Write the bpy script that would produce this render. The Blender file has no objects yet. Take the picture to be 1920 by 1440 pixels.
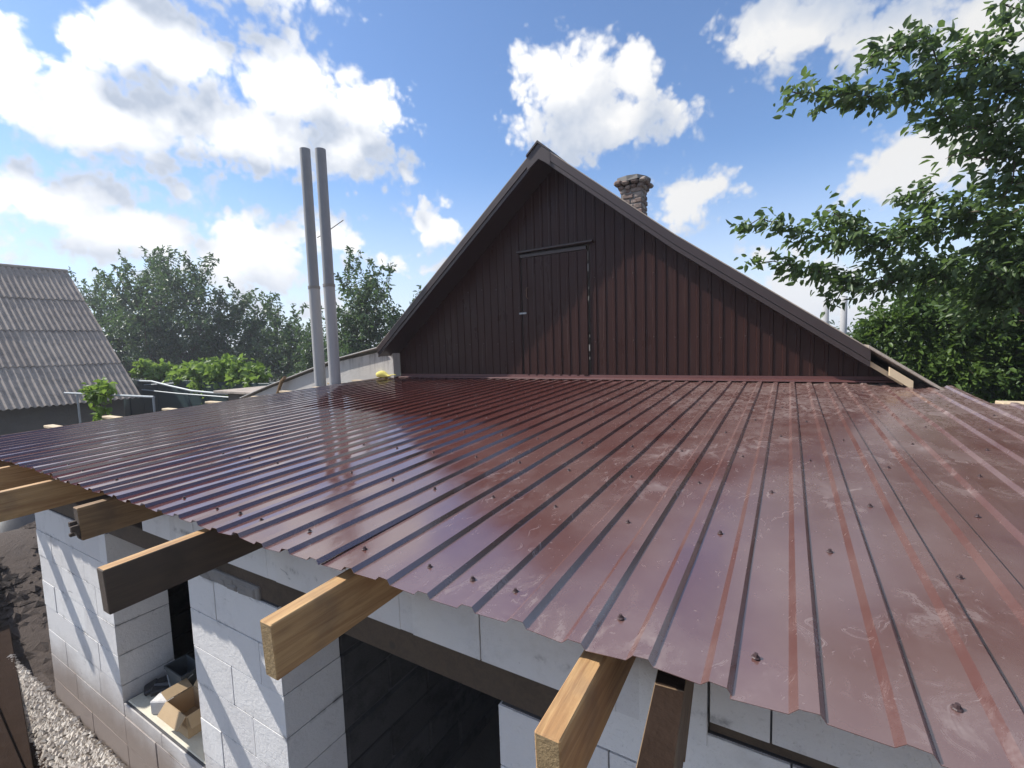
import bpy, bmesh, math, random
import numpy as np
from mathutils import Vector, Matrix

rnd = random.Random(7)
nrs = np.random.RandomState(11)
S = bpy.context.scene
COL = S.collection
H = 2.8                      # eye height above the yard; z values below are written relative to it and lifted by H

# ------------------------------------------------------------------ camera
cd = bpy.data.cameras.new('camera')
cam = bpy.data.objects.new('camera', cd)
COL.objects.link(cam)
S.camera = cam
cd.sensor_fit = 'HORIZONTAL'
cd.sensor_width = 36.0
cd.lens = 875 / 1920 * 36.0
cd.clip_start = 0.02
cd.clip_end = 3000
_f = 875.0


def _frame():
    d1 = -np.array([-520 - 960, 693 - 720, _f]); d1 /= np.linalg.norm(d1)
    d2 = np.array([1480 - 960, 590 - 720, _f]); d2 -= d1 * (d1 @ d2); d2 /= np.linalg.norm(d2)
    n = np.cross(d1, d2)
    if n[1] > 0: n = -n
    s = math.radians(2.2)
    return np.array([d1, math.cos(s) * d2 - math.sin(s) * n, math.sin(s) * d2 + math.cos(s) * n])


_R = _frame()                # rows: world x, y, z expressed in camera axes (x right, y down, z forward)
m = Matrix.Identity(4)
for i in range(3):
    m[i][0] = _R[i][0]; m[i][1] = -_R[i][1]; m[i][2] = -_R[i][2]
m[2][3] = H
cam.matrix_world = m

# ------------------------------------------------------------------ sun, sky, exposure
SUN = Vector((2.7, 1.0, -2.75)).normalized()        # direction the light travels
to_sun = -SUN
sd = bpy.data.lights.new('sun', 'SUN')
sd.energy = 4.3
sd.angle = math.radians(0.53)
sd.color = (1.0, 0.96, 0.90)
so = bpy.data.objects.new('sun', sd)
COL.objects.link(so)
so.rotation_euler = SUN.to_track_quat('-Z', 'Y').to_euler()

S.view_settings.view_transform = 'Standard'
S.view_settings.look = 'None'
S.view_settings.gamma = 1
S.view_settings.use_curve_mapping = False
S.view_settings.exposure = 0.55


class NT:
    """small helper round a node tree"""
    def __init__(s, nt): s.nt = nt
    def n(s, t, **kw):
        nd = s.nt.nodes.new(t)
        for k, v in kw.items():
            setattr(nd, k, v)
        return nd
    def link(s, a, b): s.nt.links.new(a, b)
    def put(s, sock, v):
        if isinstance(v, bpy.types.NodeSocket): s.link(v, sock)
        elif v is not None: sock.default_value = v
    def math(s, op, a, b=None, c=None, clamp=False):
        nd = s.n('ShaderNodeMath', operation=op, use_clamp=clamp)
        s.put(nd.inputs[0], a); s.put(nd.inputs[1], b); s.put(nd.inputs[2], c)
        return nd.outputs[0]
    def vmath(s, op, a, b=None, c=None):
        nd = s.n('ShaderNodeVectorMath', operation=op)
        s.put(nd.inputs[0], a); s.put(nd.inputs[1], b)
        if c is not None: s.put(nd.inputs[2], c)
        return nd.outputs['Value'] if op in ('LENGTH', 'DOT_PRODUCT', 'DISTANCE') else nd.outputs[0]
    def noise(s, vec, scale, detail=4, rough=0.55, dist=0.0, out=0):
        nd = s.n('ShaderNodeTexNoise')
        s.put(nd.inputs['Vector'], vec)
        nd.inputs['Scale'].default_value = scale
        nd.inputs['Detail'].default_value = detail
        nd.inputs['Roughness'].default_value = rough
        nd.inputs['Distortion'].default_value = dist
        return nd.outputs[out]
    def maprange(s, v, a, b, c=0.0, d=1.0, smooth=True):
        nd = s.n('ShaderNodeMapRange', interpolation_type='SMOOTHSTEP' if smooth else 'LINEAR')
        s.put(nd.inputs[0], v)
        for i, x in enumerate((a, b, c, d)): s.put(nd.inputs[1 + i], x)
        return nd.outputs[0]
    def mix(s, fac, a, b, mode='MIX'):
        nd = s.n('ShaderNodeMix', data_type='RGBA', blend_type=mode)
        s.put(nd.inputs[0], fac)
        s.put(nd.inputs[6], (*a, 1) if isinstance(a, tuple) else a)
        s.put(nd.inputs[7], (*b, 1) if isinstance(b, tuple) else b)
        return nd.outputs[2]
    def mapping(s, vec, scale=(1, 1, 1), rot=(0, 0, 0), loc=(0, 0, 0)):
        nd = s.n('ShaderNodeMapping')
        s.put(nd.inputs[0], vec)
        nd.inputs['Scale'].default_value = scale
        nd.inputs['Rotation'].default_value = rot
        nd.inputs['Location'].default_value = loc
        return nd.outputs[0]


# cumulus clouds: (azimuth, elevation, half width, half height) in degrees; the last ones, out of view, added for roof reflections
CLOUDS = [(-75.4, 25.1, 2.8, 2.1), (-75.2, 20.6, 2.9, 3.1), (-65.3, 27.0, 7.1, 3.5), (-69.7, 25.9, 4.1, 2.7), (-53.3, 26.5, 7.4, 4.0), (-46.8, 24.9, 5.2, 3.3), (-59.2, 21.6, 15.9, 4.2), (-48.8, 20.9, 6.2, 3.0), (-69.8, 20.4, 7.6, 4.2), (-73.6, 13.8, 5.1, 3.0), (-65.1, 15.6, 5.2, 2.4), (-75.5, 10.0, 3.5, 2.0), (-68.7, 11.3, 7.2, 2.9), (-58.6, 10.1, 5.5, 4.9), (-51.3, 12.4, 4.2, 2.8), (-45.0, 9.7, 3.0, 1.5), (-54.8, 4.9, 7.0, 2.3), (-65.7, 7.6, 8.6, 2.6), (-74.6, 5.9, 6.7, 1.8), (-42.4, 19.4, 1.8, 1.6), (-40.2, 14.5, 3.4, 2.9), (-37.6, 16.8, 2.2, 1.2), (-39.5, 9.5, 1.9, 1.2), (-23.4, 27.9, 6.7, 4.4), (-16.2, 28.1, 3.2, 2.7), (-20.4, 23.8, 10.8, 3.5), (-29.8, 22.9, 4.5, 2.6), (-13.3, 22.5, 4.0, 2.5), (-10.3, 14.9, 4.5, 3.0), (-5.4, 14.7, 2.2, 0.9), (-0.4, 27.9, 6.0, 3.6), (-3.3, 26.6, 2.9, 2.1), (7.2, 26.1, 5.8, 3.0), (13.8, 23.5, 4.7, 2.7), (9.1, 14.8, 4.5, 3.1), (12.9, 15.5, 4.3, 3.5), (6.0, 13.7, 2.0, 1.5), (-1.3, 8.3, 2.9, 2.3), (0.9, 3.8, 5.2, 3.8), (5.9, 1.3, 3.8, 3.1), (3.0, 35.0, 9.0, 5.5), (15.0, 36.0, 9.0, 6.0), (-9.0, 43.0, 9.0, 4.0), (12.0, 46.0, 8.0, 5.0), (-62.0, 34.0, 12.0, 3.5), (-38.0, 44.0, 9.0, 4.0), (-22.0, 40.0, 9.0, 3.5), (-26.0, 51.0, 12.0, 5.0), (-2.0, 54.0, 12.0, 5.0), (20.0, 55.0, 12.0, 5.0)]


def cloud_group():
    g = bpy.data.node_groups.new('cloud_density', 'ShaderNodeTree')
    g.interface.new_socket('Direction', in_out='INPUT', socket_type='NodeSocketVector')
    g.interface.new_socket('Density', in_out='OUTPUT', socket_type='NodeSocketFloat')
    g.interface.new_socket('Soft', in_out='OUTPUT', socket_type='NodeSocketFloat')
    t = NT(g)
    gi = t.n('NodeGroupInput'); go = t.n('NodeGroupOutput')
    d = t.vmath('NORMALIZE', gi.outputs[0])
    sp = t.n('ShaderNodeSeparateXYZ'); t.link(d, sp.inputs[0])
    az = t.math('DEGREES', t.math('ARCTAN2', sp.outputs[0], sp.outputs[1]))
    el = t.math('DEGREES', t.math('ARCSINE', sp.outputs[2]))
    # warp the outlines a little so that no cloud stays an ellipse
    w1 = t.noise(d, 9.0, 3, 0.5, out=1)
    w = t.vmath('MULTIPLY', t.vmath('SUBTRACT', w1, (0.5, 0.5, 0.5)), (7.0, 4.5, 0))
    cx = t.n('ShaderNodeCombineXYZ'); t.link(az, cx.inputs[0]); t.link(el, cx.inputs[1])
    p = t.vmath('ADD', cx.outputs[0], w)
    acc = None
    for a, e, ra, re in CLOUDS:
        small = re < 2.7
        k = 2.0 if small else 1.08
        ra *= k; re *= k
        q = t.vmath('MULTIPLY_ADD', p, (1 / ra, 1 / re, 0), (-a / ra, -e / re, 0))
        L = t.vmath('LENGTH', q)
        if small: L = t.math('ADD', L, 0.60)
        acc = L if acc is None else t.math('SMOOTH_MIN', acc, L, 0.22)
    blob = t.math('MULTIPLY_ADD', acc, -1.25, 1.62)
    blob = t.math('MAXIMUM', blob, -2.0)
    # the same kind of clouds over the rest of the sky
    big = t.noise(t.mapping(d, (1, 1, 2.2)), 2.6, 2, 0.5)
    gen = t.maprange(big, 0.34, 0.62, -0.9, 1.2, smooth=False)
    inview = t.math('MULTIPLY', t.maprange(az, -95, -80), t.maprange(az, 34, 20))
    inview = t.math('MULTIPLY', inview, t.maprange(el, 46, 36))
    gen = t.math('SUBTRACT', gen, t.math('MULTIPLY', inview, 3.0))
    base = t.math('MAXIMUM', blob, gen)
    # billowing detail
    n1 = t.noise(d, 12.0, 7, 0.58)
    vo = t.n('ShaderNodeTexVoronoi', feature='F1')
    t.link(t.vmath('ADD', d, t.vmath('MULTIPLY', w1, (0.05, 0.05, 0.05))), vo.inputs['Vector'])
    vo.inputs['Scale'].default_value = 24
    vo.inputs['Detail'].default_value = 2
    vo.inputs['Roughness'].default_value = 0.6
    puff = t.math('SUBTRACT', 0.45, vo.outputs['Distance'])
    det = t.math('MULTIPLY_ADD', t.math('SUBTRACT', n1, 0.5), 1.22, t.math('MULTIPLY', puff, 0.8))
    n3 = t.noise(d, 42.0, 4, 0.6)
    det = t.math('MULTIPLY_ADD', t.math('SUBTRACT', n3, 0.5), 0.75, det)
    t.link(t.math('ADD', base, det), go.inputs[0])
    n2 = t.noise(d, 10.0, 2, 0.5)
    t.link(t.math('MULTIPLY_ADD', t.math('SUBTRACT', n2, 0.5), 1.3, t.math('MINIMUM', base, 1.5)), go.inputs[1])
    return g


wd = bpy.data.worlds.new('World')
S.world = wd
wd.use_nodes = True
wt = NT(wd.node_tree)
wd.node_tree.nodes.clear()
tc = wt.n('ShaderNodeTexCoord')
sky = wt.n('ShaderNodeTexSky', sky_type='NISHITA')
sky.sun_disc = False
sky.sun_elevation = math.asin(to_sun.z)
sky.sun_rotation = math.atan2(to_sun.x, to_sun.y)
sky.altitude = 100; sky.air_density = 1.0; sky.dust_density = 0.4; sky.ozone_density = 3.0
CG = cloud_group()
D = tc.outputs['Generated']


def dens(v):
    gn = wt.n('ShaderNodeGroup'); gn.node_tree = CG
    wt.link(v, gn.inputs[0])
    return gn.outputs


d0, f0 = dens(D)
side = Vector((to_sun.x * 0.7, to_sun.y * 0.7, to_sun.z + 0.75)).normalized()
d1, f1 = dens(wt.vmath('ADD', D, tuple(side * 0.10)))
alpha = wt.maprange(d0, -0.14, 0.50)
lit = wt.math('MULTIPLY', wt.math('SUBTRACT', d0, d1), 0.36)
lit = wt.math('MULTIPLY_ADD', wt.math('SUBTRACT', f0, f1), 0.75, lit)
lit = wt.maprange(lit, -0.30, 0.78, smooth=False)
thin = wt.maprange(d0, 0.75, 0.1)
lit = wt.math('MULTIPLY_ADD', thin, 0.22, lit, clamp=True)
# broad forward scattering brightens the clouds on the sun's side
sundot = wt.vmath('DOT_PRODUCT', wt.vmath('NORMALIZE', D), tuple(to_sun))
fwd = wt.maprange(sundot, -0.1, 0.95, 0.92, 1.45)
white = wt.vmath('SCALE', (6.5, 6.5, 6.5)); wt.put(white.node.inputs['Scale'], fwd)
ccol = wt.mix(lit, (3.75, 4.25, 5.15), white)
spw = wt.n('ShaderNodeSeparateXYZ'); wt.link(wt.vmath('NORMALIZE', D), spw.inputs[0])
skyc = wt.mix(1.0, sky.outputs[0], (1.06, 1.17, 1.31), 'MULTIPLY')
skyc = wt.mix(0.02, skyc, (5.0, 5.6, 6.6))
hz = wt.maprange(spw.outputs[2], 0.36, 0.0, 0.0, 0.66)
skyc = wt.mix(hz, skyc, (6.0, 6.4, 7.2))
ccol = wt.mix(wt.math('MULTIPLY', wt.maprange(spw.outputs[2], 0.34, 0.05), 0.6), ccol, (6.1, 6.35, 6.8))
alpha = wt.math('MULTIPLY', alpha, wt.maprange(spw.outputs[2], -0.02, 0.02))
fin = wt.mix(alpha, skyc, ccol)
bg = wt.n('ShaderNodeBackground'); bg.inputs['Strength'].default_value = 0.10
wt.link(fin, bg.inputs[0])
wo = wt.n('ShaderNodeOutputWorld'); wt.link(bg.outputs[0], wo.inputs[0])
wd.cycles.sampling_method = 'MANUAL'
wd.cycles.sample_map_resolution = 512

S.cycles.max_bounces = 6
S.cycles.diffuse_bounces = 3
S.cycles.glossy_bounces = 3
S.cycles.transmission_bounces = 4
S.cycles.use_denoising = True


# ------------------------------------------------------------------ materials
def mat(name, fn):
    mt = bpy.data.materials.new(name)
    mt.use_nodes = True
    mt.node_tree.nodes.clear()
    t = NT(mt.node_tree)
    out = t.n('ShaderNodeOutputMaterial')
    b = t.n('ShaderNodeBsdfPrincipled')
    t.link(b.outputs[0], out.inputs[0])
    fn(t, b, out)
    return mt


def bump(t, b, h, strength=0.3, dist=0.01):
    bn = t.n('ShaderNodeBump'); bn.inputs['Strength'].default_value = strength
    bn.inputs['Distance'].default_value = dist
    t.link(h, bn.inputs['Height']); t.link(bn.outputs[0], b.inputs['Normal'])


def OC(t): return t.n('ShaderNodeTexCoord').outputs['Object']


def GP(t): return t.n('ShaderNodeNewGeometry').outputs['Position']


def rpi(t): return t.n('ShaderNodeNewGeometry').outputs['Random Per Island']


def orand(t): return t.n('ShaderNodeObjectInfo').outputs['Random']


def m_roof(t, b, o):
    p = GP(t)
    sp = t.n('ShaderNodeSeparateXYZ'); t.link(p, sp.inputs[0])
    # dried mud and foot marks: they lie on the part of the roof that was walked on
    walked = t.maprange(sp.outputs[0], -2.3, -0.3)
    walked = t.math('ADD', t.math('MULTIPLY', walked, 0.85), t.math('MULTIPLY', t.maprange(t.noise(p, 0.8, 2), 0.55, 0.7), 0.18))
    warp = t.vmath('ADD', p, t.vmath('MULTIPLY', t.noise(p, 3.0, 3, 0.6, out=1), (0.35, 0.35, 0)))
    smear = t.noise(t.mapping(warp, (7, 3.0, 1), (0, 0, 0.35)), 2.2, 6, 0.68)
    patches = t.maprange(t.noise(p, 1.7, 3, 0.6, 0.6), 0.46, 0.66)
    s1 = t.math('MULTIPLY', t.maprange(smear, 0.47, 0.70), patches)
    upper = t.maprange(t.math('ADD', sp.outputs[1], t.math('MULTIPLY', t.noise(p, 1.9, 3, 0.6), 1.2)), 3.3, 5.0)
    grit = t.math('MULTIPLY', t.maprange(t.noise(t.mapping(warp, (9, 4, 1)), 3.0, 6, 0.75), 0.42, 0.66), upper)
    scr = t.noise(t.mapping(warp, (46, 8, 1), (0, 0, -0.6)), 1.7, 4, 0.7)
    s2 = t.math('MULTIPLY', t.maprange(scr, 0.58, 0.70), t.maprange(t.noise(warp, 3.4, 3, 0.6), 0.50, 0.62))
    grain = t.maprange(t.noise(p, 85, 3, 0.7), 0.3, 0.7, 0.45, 1.25)
    film = t.maprange(t.noise(p, 2.2, 5, 0.65), 0.30, 0.70, 0.10, 0.30)
    dust = t.math('MULTIPLY', t.math('ADD', t.math('ADD', t.math('MULTIPLY', t.math('MULTIPLY', s1, grain), 0.60), t.math('MULTIPLY', s2, 0.55)), t.math('MULTIPLY_ADD', t.math('MULTIPLY', grit, grain), 0.5, film)), walked, clamp=True)
    speck = t.maprange(t.noise(p, 60, 2, 0.5), 0.70, 0.76, 0, 0.25)
    dust = t.math('ADD', dust, t.math('MULTIPLY', speck, walked), clamp=True)
    base = t.mix(t.noise(p, 5, 2), (0.082, 0.0255, 0.0210), (0.098, 0.032, 0.027))
    c = t.mix(dust, base, (0.32, 0.25, 0.225))
    t.link(c, b.inputs['Base Color'])
    r = t.maprange(t.noise(p, 3.1, 4, 0.6), 0.3, 0.75, 0.06, 0.13)
    r = t.math('ADD', r, t.math('MULTIPLY', dust, 0.5), clamp=True)
    r = t.math('ADD', r, t.math('MULTIPLY', walked, 0.06), clamp=True)
    t.link(r, b.inputs['Roughness'])
    b.inputs['IOR'].default_value = 2.4
    h = t.math('ADD', t.math('MULTIPLY', t.noise(t.mapping(p, (2.2, 0.9, 1)), 2.4, 2, 0.5), 1.0), t.math('MULTIPLY', t.noise(p, 30, 2), 0.012))
    bump(t, b, h, 0.22, 0.010)


def m_clad(t, b, o):
    p = GP(t)
    n = t.noise(t.mapping(p, (3, 3, 1)), 2.0, 4, 0.6)
    c = t.mix(n, (0.029, 0.0120, 0.0100), (0.041, 0.0172, 0.0142))
    streak = t.maprange(t.noise(t.mapping(p, (22, 22, 0.9)), 1.5, 3, 0.6), 0.56, 0.8, 0, 0.35)
    c = t.mix(streak, c, (0.10, 0.07, 0.06))
    t.link(c, b.inputs['Base Color'])
    t.link(t.maprange(n, 0.3, 0.7, 0.26, 0.42), b.inputs['Roughness']); b.inputs['Specular IOR Level'].default_value = 0.17
    bump(t, b, t.noise(t.mapping(p, (1, 1, 0.5)), 4.0, 3), 0.25, 0.01)


def m_trim(t, b, o):
    p = GP(t)
    c = t.mix(t.noise(p, 6, 4, 0.6), (0.030, 0.019, 0.018), (0.048, 0.031, 0.029))
    t.link(c, b.inputs['Base Color']); b.inputs['Roughness'].default_value = 0.38
    bump(t, b, t.noise(p, 9, 3), 0.2, 0.006)


def m_block(t, b, o):
    p = GP(t); r = orand(t)
    sp = t.n('ShaderNodeSeparateXYZ'); t.link(p, sp.inputs[0])
    c = t.mix(r, (0.66, 0.64, 0.625), (0.74, 0.725, 0.705))
    c = t.mix(t.maprange(t.noise(p, 7, 5, 0.65), 0.5, 0.78, 0, 0.5), c, (0.50, 0.485, 0.465))
    sm = t.maprange(t.noise(t.mapping(p, (1, 1, 2.2)), 11, 4, 0.7, 0.8), 0.655, 0.75, 0, 0.8)
    c = t.mix(sm, c, (0.19, 0.185, 0.185))
    u = t.math('FRACT', t.math('ADD', t.math('DIVIDE', t.math('SUBTRACT', sp.outputs[2], H - 1.09), 0.2), 0.5))
    jd = t.math('ABSOLUTE', t.math('SUBTRACT', u, 0.5))
    jn = t.noise(t.mapping(p, (1, 1, 0.8)), 6.0, 7, 0.75)
    sme = t.math('MULTIPLY', t.maprange(jd, 0.11, 0.0), t.maprange(jn, 0.50, 0.68, 0, 0.75))
    c = t.mix(sme, c, (0.17, 0.165, 0.165))
    # rain splash and earth on the courses next to the ground
    spl = t.math('ADD', sp.outputs[2], t.math('MULTIPLY', t.noise(p, 2.6, 4, 0.6), 0.35))
    c = t.mix(t.maprange(spl, 0.98, 0.52, 0, 0.92), c, (0.215, 0.16, 0.125))
    t.link(c, b.inputs['Base Color']); b.inputs['Roughness'].default_value = 0.92
    h = t.math('ADD', t.noise(p, 60, 4, 0.7), t.math('MULTIPLY', t.noise(p, 9, 3), 0.9))
    pore = t.maprange(t.noise(p, 150, 2, 0.6), 0.62, 0.72)
    h = t.math('SUBTRACT', h, t.math('MULTIPLY', pore, 0.8))
    bump(t, b, h, 0.5, 0.007)


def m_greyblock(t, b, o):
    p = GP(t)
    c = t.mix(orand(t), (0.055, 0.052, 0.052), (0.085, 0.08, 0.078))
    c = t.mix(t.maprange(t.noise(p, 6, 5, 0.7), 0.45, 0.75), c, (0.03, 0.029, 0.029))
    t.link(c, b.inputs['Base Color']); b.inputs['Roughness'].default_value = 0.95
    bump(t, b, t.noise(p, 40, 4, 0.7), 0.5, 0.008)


def m_mortar(t, b, o):
    p = GP(t)
    t.link(t.mix(t.noise(p, 14, 4), (0.025, 0.025, 0.028), (0.15, 0.145, 0.145)), b.inputs['Base Color'])
    b.inputs['Roughness'].default_value = 0.95


def wood(dark=1.0, grey=0.0):
    def fn(t, b, o):
        oc = OC(t); r = orand(t)
        off = t.vmath('ADD', t.mapping(oc, (9, 0.7, 9)), t.vmath('SCALE', (13.0, 7.0, 5.0)))
        sc = off.node.inputs[1].links[0].from_node; t.put(sc.inputs['Scale'], r)
        gr = t.noise(off, 3.2, 6, 0.65, 1.4)
        fine = t.noise(t.mapping(oc, (60, 1.6, 60)), 2.0, 3, 0.6)
        a = tuple(x * dark for x in (0.51, 0.315, 0.140)); c2 = tuple(x * dark for x in (0.35, 0.190, 0.078))
        c = t.mix(t.maprange(gr, 0.35, 0.68), a, c2)
        c = t.mix(t.maprange(fine, 0.5, 0.75, 0, 0.45), c, tuple(x * dark for x in (0.20, 0.105, 0.05)))
        knot = t.n('ShaderNodeTexVoronoi'); t.link(t.mapping(oc, (6, 2.2, 6)), knot.inputs['Vector']); knot.inputs['Scale'].default_value = 1.3
        c = t.mix(t.maprange(knot.outputs['Distance'], 0.16, 0.06, 0, 0.8), c, tuple(x * dark for x in (0.12, 0.06, 0.03)))
        if grey: c = t.mix(grey, c, (0.10, 0.085, 0.075))
        c = t.mix(t.maprange(t.noise(oc, 3.3, 4, 0.6), 0.52, 0.72, 0, 0.5), c, tuple(x * dark for x in (0.16, 0.11, 0.075)))
        t.link(c, b.inputs['Base Color']); b.inputs['Roughness'].default_value = 0.75
        bump(t, b, t.math('ADD', fine, gr), 0.35, 0.004)
    return fn


def m_endgrain(t, b, o):
    p = OC(t)
    c = t.mix(t.noise(p, 60, 4, 0.8), (0.46, 0.33, 0.17), (0.13, 0.085, 0.04))
    t.link(c, b.inputs['Base Color']); b.inputs['Roughness'].default_value = 0.9
    bump(t, b, t.noise(p, 110, 4, 0.8), 1.0, 0.008)


def m_slate(t, b, o):
    p = GP(t)
    c = t.mix(orand(t), (0.32, 0.262, 0.215), (0.385, 0.325, 0.27))
    c = t.mix(t.maprange(t.noise(t.mapping(p, (1, 1, 1)), 3.4, 6, 0.7), 0.42, 0.7, 0, 0.6), c, (0.155, 0.135, 0.12))
    c = t.mix(t.maprange(t.noise(p, 22, 4, 0.7), 0.58, 0.75, 0, 0.6), c, (0.36, 0.34, 0.31))
    c = t.mix(t.maprange(t.noise(p, 9, 5, 0.8), 0.62, 0.72, 0, 0.5), c, (0.09, 0.10, 0.07))
    t.link(c, b.inputs['Base Color']); b.inputs['Roughness'].default_value = 0.93
    bump(t, b, t.noise(p, 45, 4, 0.7), 0.5, 0.008)


def m_plaster(t, b, o):
    p = GP(t); sp = t.n('ShaderNodeSeparateXYZ'); t.link(p, sp.inputs[0])
    c = t.mix(t.noise(p, 3, 5, 0.65), (0.46, 0.425, 0.385), (0.62, 0.585, 0.54))
    drip = t.noise(t.mapping(p, (7, 7, 0.8)), 2.0, 4, 0.7)
    c = t.mix(t.math('MULTIPLY', t.maprange(drip, 0.42, 0.62), t.maprange(sp.outputs[2], 2.3, 2.95, 0, 0.85)), c, (0.13, 0.105, 0.085))
    t.link(c, b.inputs['Base Color']); b.inputs['Roughness'].default_value = 0.95
    bump(t, b, t.noise(p, 25, 5, 0.7), 0.5, 0.012)


def m_oldwall(t, b, o):
    p = GP(t)
    c = t.mix(t.noise(p, 1.3, 5, 0.7), (0.10, 0.085, 0.072), (0.20, 0.175, 0.15))
    t.link(c, b.inputs['Base Color']); b.inputs['Roughness'].default_value = 0.95
    bump(t, b, t.noise(p, 14, 5, 0.7), 0.6, 0.02)


def m_pipe(t, b, o):
    p = GP(t)
    n = t.noise(t.mapping(p, (4, 4, 0.7)), 3.5, 5, 0.65)
    c = t.mix(n, (0.29, 0.29, 0.295), (0.39, 0.385, 0.38))
    c = t.mix(t.maprange(t.noise(t.mapping(p, (9, 9, 0.5)), 2, 4, 0.7), 0.55, 0.75, 0, 0.5), c, (0.20, 0.195, 0.19))
    t.link(c, b.inputs['Base Color']); b.inputs['Roughness'].default_value = 0.8
    bump(t, b, t.noise(p, 40, 3), 0.2, 0.004)


def m_brick(t, b, o):
    p = GP(t)
    c = t.mix(orand(t), (0.20, 0.125, 0.10), (0.36, 0.30, 0.26))
    c = t.mix(t.maprange(t.noise(p, 12, 5, 0.7), 0.45, 0.75), c, (0.12, 0.10, 0.09))
    t.link(c, b.inputs['Base Color']); b.inputs['Roughness'].default_value = 0.95
    bump(t, b, t.noise(p, 50, 4, 0.7), 0.6, 0.01)


def flat(c1, c2, rough=0.6, scale=8, metal=0.0, bs=0.2, spec=0.5):
    def fn(t, b, o):
        p = GP(t)
        t.link(t.mix(t.noise(p, scale, 5, 0.65), c1, c2), b.inputs['Base Color'])
        b.inputs['Specular IOR Level'].default_value = spec
        b.inputs['Roughness'].default_value = rough; b.inputs['Metallic'].default_value = metal
        bump(t, b, t.noise(p, scale * 5, 3), bs, 0.005)
    return fn


def leafmat(c1, c2, c3, trans=0.35, gloss=0.25):
    def fn(t, b, o):
        r = rpi(t)
        p = GP(t)
        c = t.mix(r, c1, c2)
        c = t.mix(t.maprange(t.noise(p, 1.1, 3, 0.6), 0.42, 0.66, 0, 0.75), c, c3)
        t.link(c, b.inputs['Base Color']); b.inputs['Roughness'].default_value = 0.42
        b.inputs['Specular IOR Level'].default_value = gloss
        tr = t.n('ShaderNodeBsdfTranslucent')
        t.link(t.mix(0.5, c, (c3[0] * 1.5, c3[1] * 1.5, c3[2] * 0.8)), tr.inputs[0])
        mx = t.n('ShaderNodeMixShader'); mx.inputs[0].default_value = trans
        t.link(b.outputs[0], mx.inputs[1]); t.link(tr.outputs[0], mx.inputs[2])
        t.link(mx.outputs[0], o.inputs[0])
    return fn


def m_ground(t, b, o):
    p = GP(t)
    soil = t.mix(t.noise(p, 2.5, 6, 0.7), (0.045, 0.032, 0.026), (0.10, 0.074, 0.058))
    grass = t.mix(t.noise(p, 9, 5, 0.7), (0.035, 0.055, 0.018), (0.075, 0.095, 0.03))
    far = t.maprange(t.vmath('LENGTH', p), 9, 16)
    gm = t.math('MULTIPLY', t.maprange(t.noise(p, 0.5, 4, 0.6), 0.42, 0.58), far)
    t.link(t.mix(gm, soil, grass), b.inputs['Base Color']); b.inputs['Roughness'].default_value = 0.97
    bump(t, b, t.noise(p, 9, 6, 0.75), 0.9, 0.06)


M = {}
M['roof'] = mat('painted_roof_metal', m_roof)
M['clad'] = mat('painted_cladding', m_clad)
M['trim'] = mat('painted_trim', m_trim)
M['block'] = mat('aerated_block', m_block)
M['greyblock'] = mat('grey_block', m_greyblock)
M['mortar'] = mat('block_glue', m_mortar)
M['wood'] = mat('fresh_pine', wood(1.0))
M['wooddark'] = mat('dark_pine', wood(0.16, 0.35))
M['woodmid'] = mat('weathered_pine', wood(0.62, 0.15))
M['endgrain'] = mat('end_grain', m_endgrain)
M['endgraindark'] = mat('dark_end_grain', flat((0.12, 0.09, 0.07), (0.05, 0.035, 0.025), 0.9, 60, bs=0.8))
M['slate'] = mat('asbestos_slate', m_slate)
M['paleslate'] = mat('pale_slate', flat((0.50, 0.47, 0.43), (0.62, 0.59, 0.55), 0.9, 9))
M['flash'] = mat('flashing_metal', flat((0.085, 0.026, 0.024), (0.12, 0.045, 0.04), 0.55, 6))
M['palepine'] = mat('pale_pine', flat((0.62, 0.50, 0.34), (0.50, 0.38, 0.24), 0.8, 14))
M['woodrot'] = mat('rotten_plank', wood(0.045, 0.12))
M['woodshade'] = mat('shade_dark_pine', flat((0.020, 0.0125, 0.009), (0.040, 0.026, 0.019), 0.97, 14, bs=0.6, spec=0.04))  # near black: shade painted on a rafter top, also the stand-in planks
M['woodbrown'] = mat('brown_pine', wood(0.42, 0.25))  # plain brown pine for the sides of the notched rafter
M['plaster'] = mat('stained_plaster', m_plaster)
M['oldwall'] = mat('old_clay_wall', m_oldwall)
M['pipe'] = mat('asbestos_pipe', m_pipe)
M['pipetop'] = mat('darker_pipe', flat((0.19, 0.195, 0.205), (0.27, 0.275, 0.285), 0.75, 5))  # darker grey for the upper lengths of pipe
M['brick'] = mat('old_brick', m_brick)
M['chcap'] = mat('sooty_mortar', flat((0.16, 0.15, 0.14), (0.30, 0.28, 0.26), 0.95, 9, bs=0.6))
M['steel'] = mat('galvanised_steel', flat((0.26, 0.28, 0.29), (0.36, 0.38, 0.39), 0.5, 12, 0.3))
M['screw'] = mat('screw_washer', flat((0.035, 0.02, 0.02), (0.07, 0.04, 0.04), 0.55, 40))
M['rust'] = mat('rusty_iron', flat((0.08, 0.045, 0.03), (0.16, 0.09, 0.06), 0.85, 20))
M['foam'] = mat('yellow_foam', flat((0.62, 0.52, 0.08), (0.74, 0.66, 0.22), 0.85, 30, bs=0.6))
M['card'] = mat('cardboard', flat((0.36, 0.25, 0.14), (0.47, 0.34, 0.20), 0.85, 9))
M['cardin'] = mat('cardboard_inside', flat((0.26, 0.17, 0.09), (0.33, 0.23, 0.13), 0.9, 9))
M['plasticgrey'] = mat('dark_grey_plastic', flat((0.05, 0.06, 0.065), (0.075, 0.085, 0.09), 0.55, 9))
M['darkfence'] = mat('dark_green_sheet', flat((0.012, 0.03, 0.034), (0.022, 0.05, 0.052), 0.5, 2))
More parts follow.
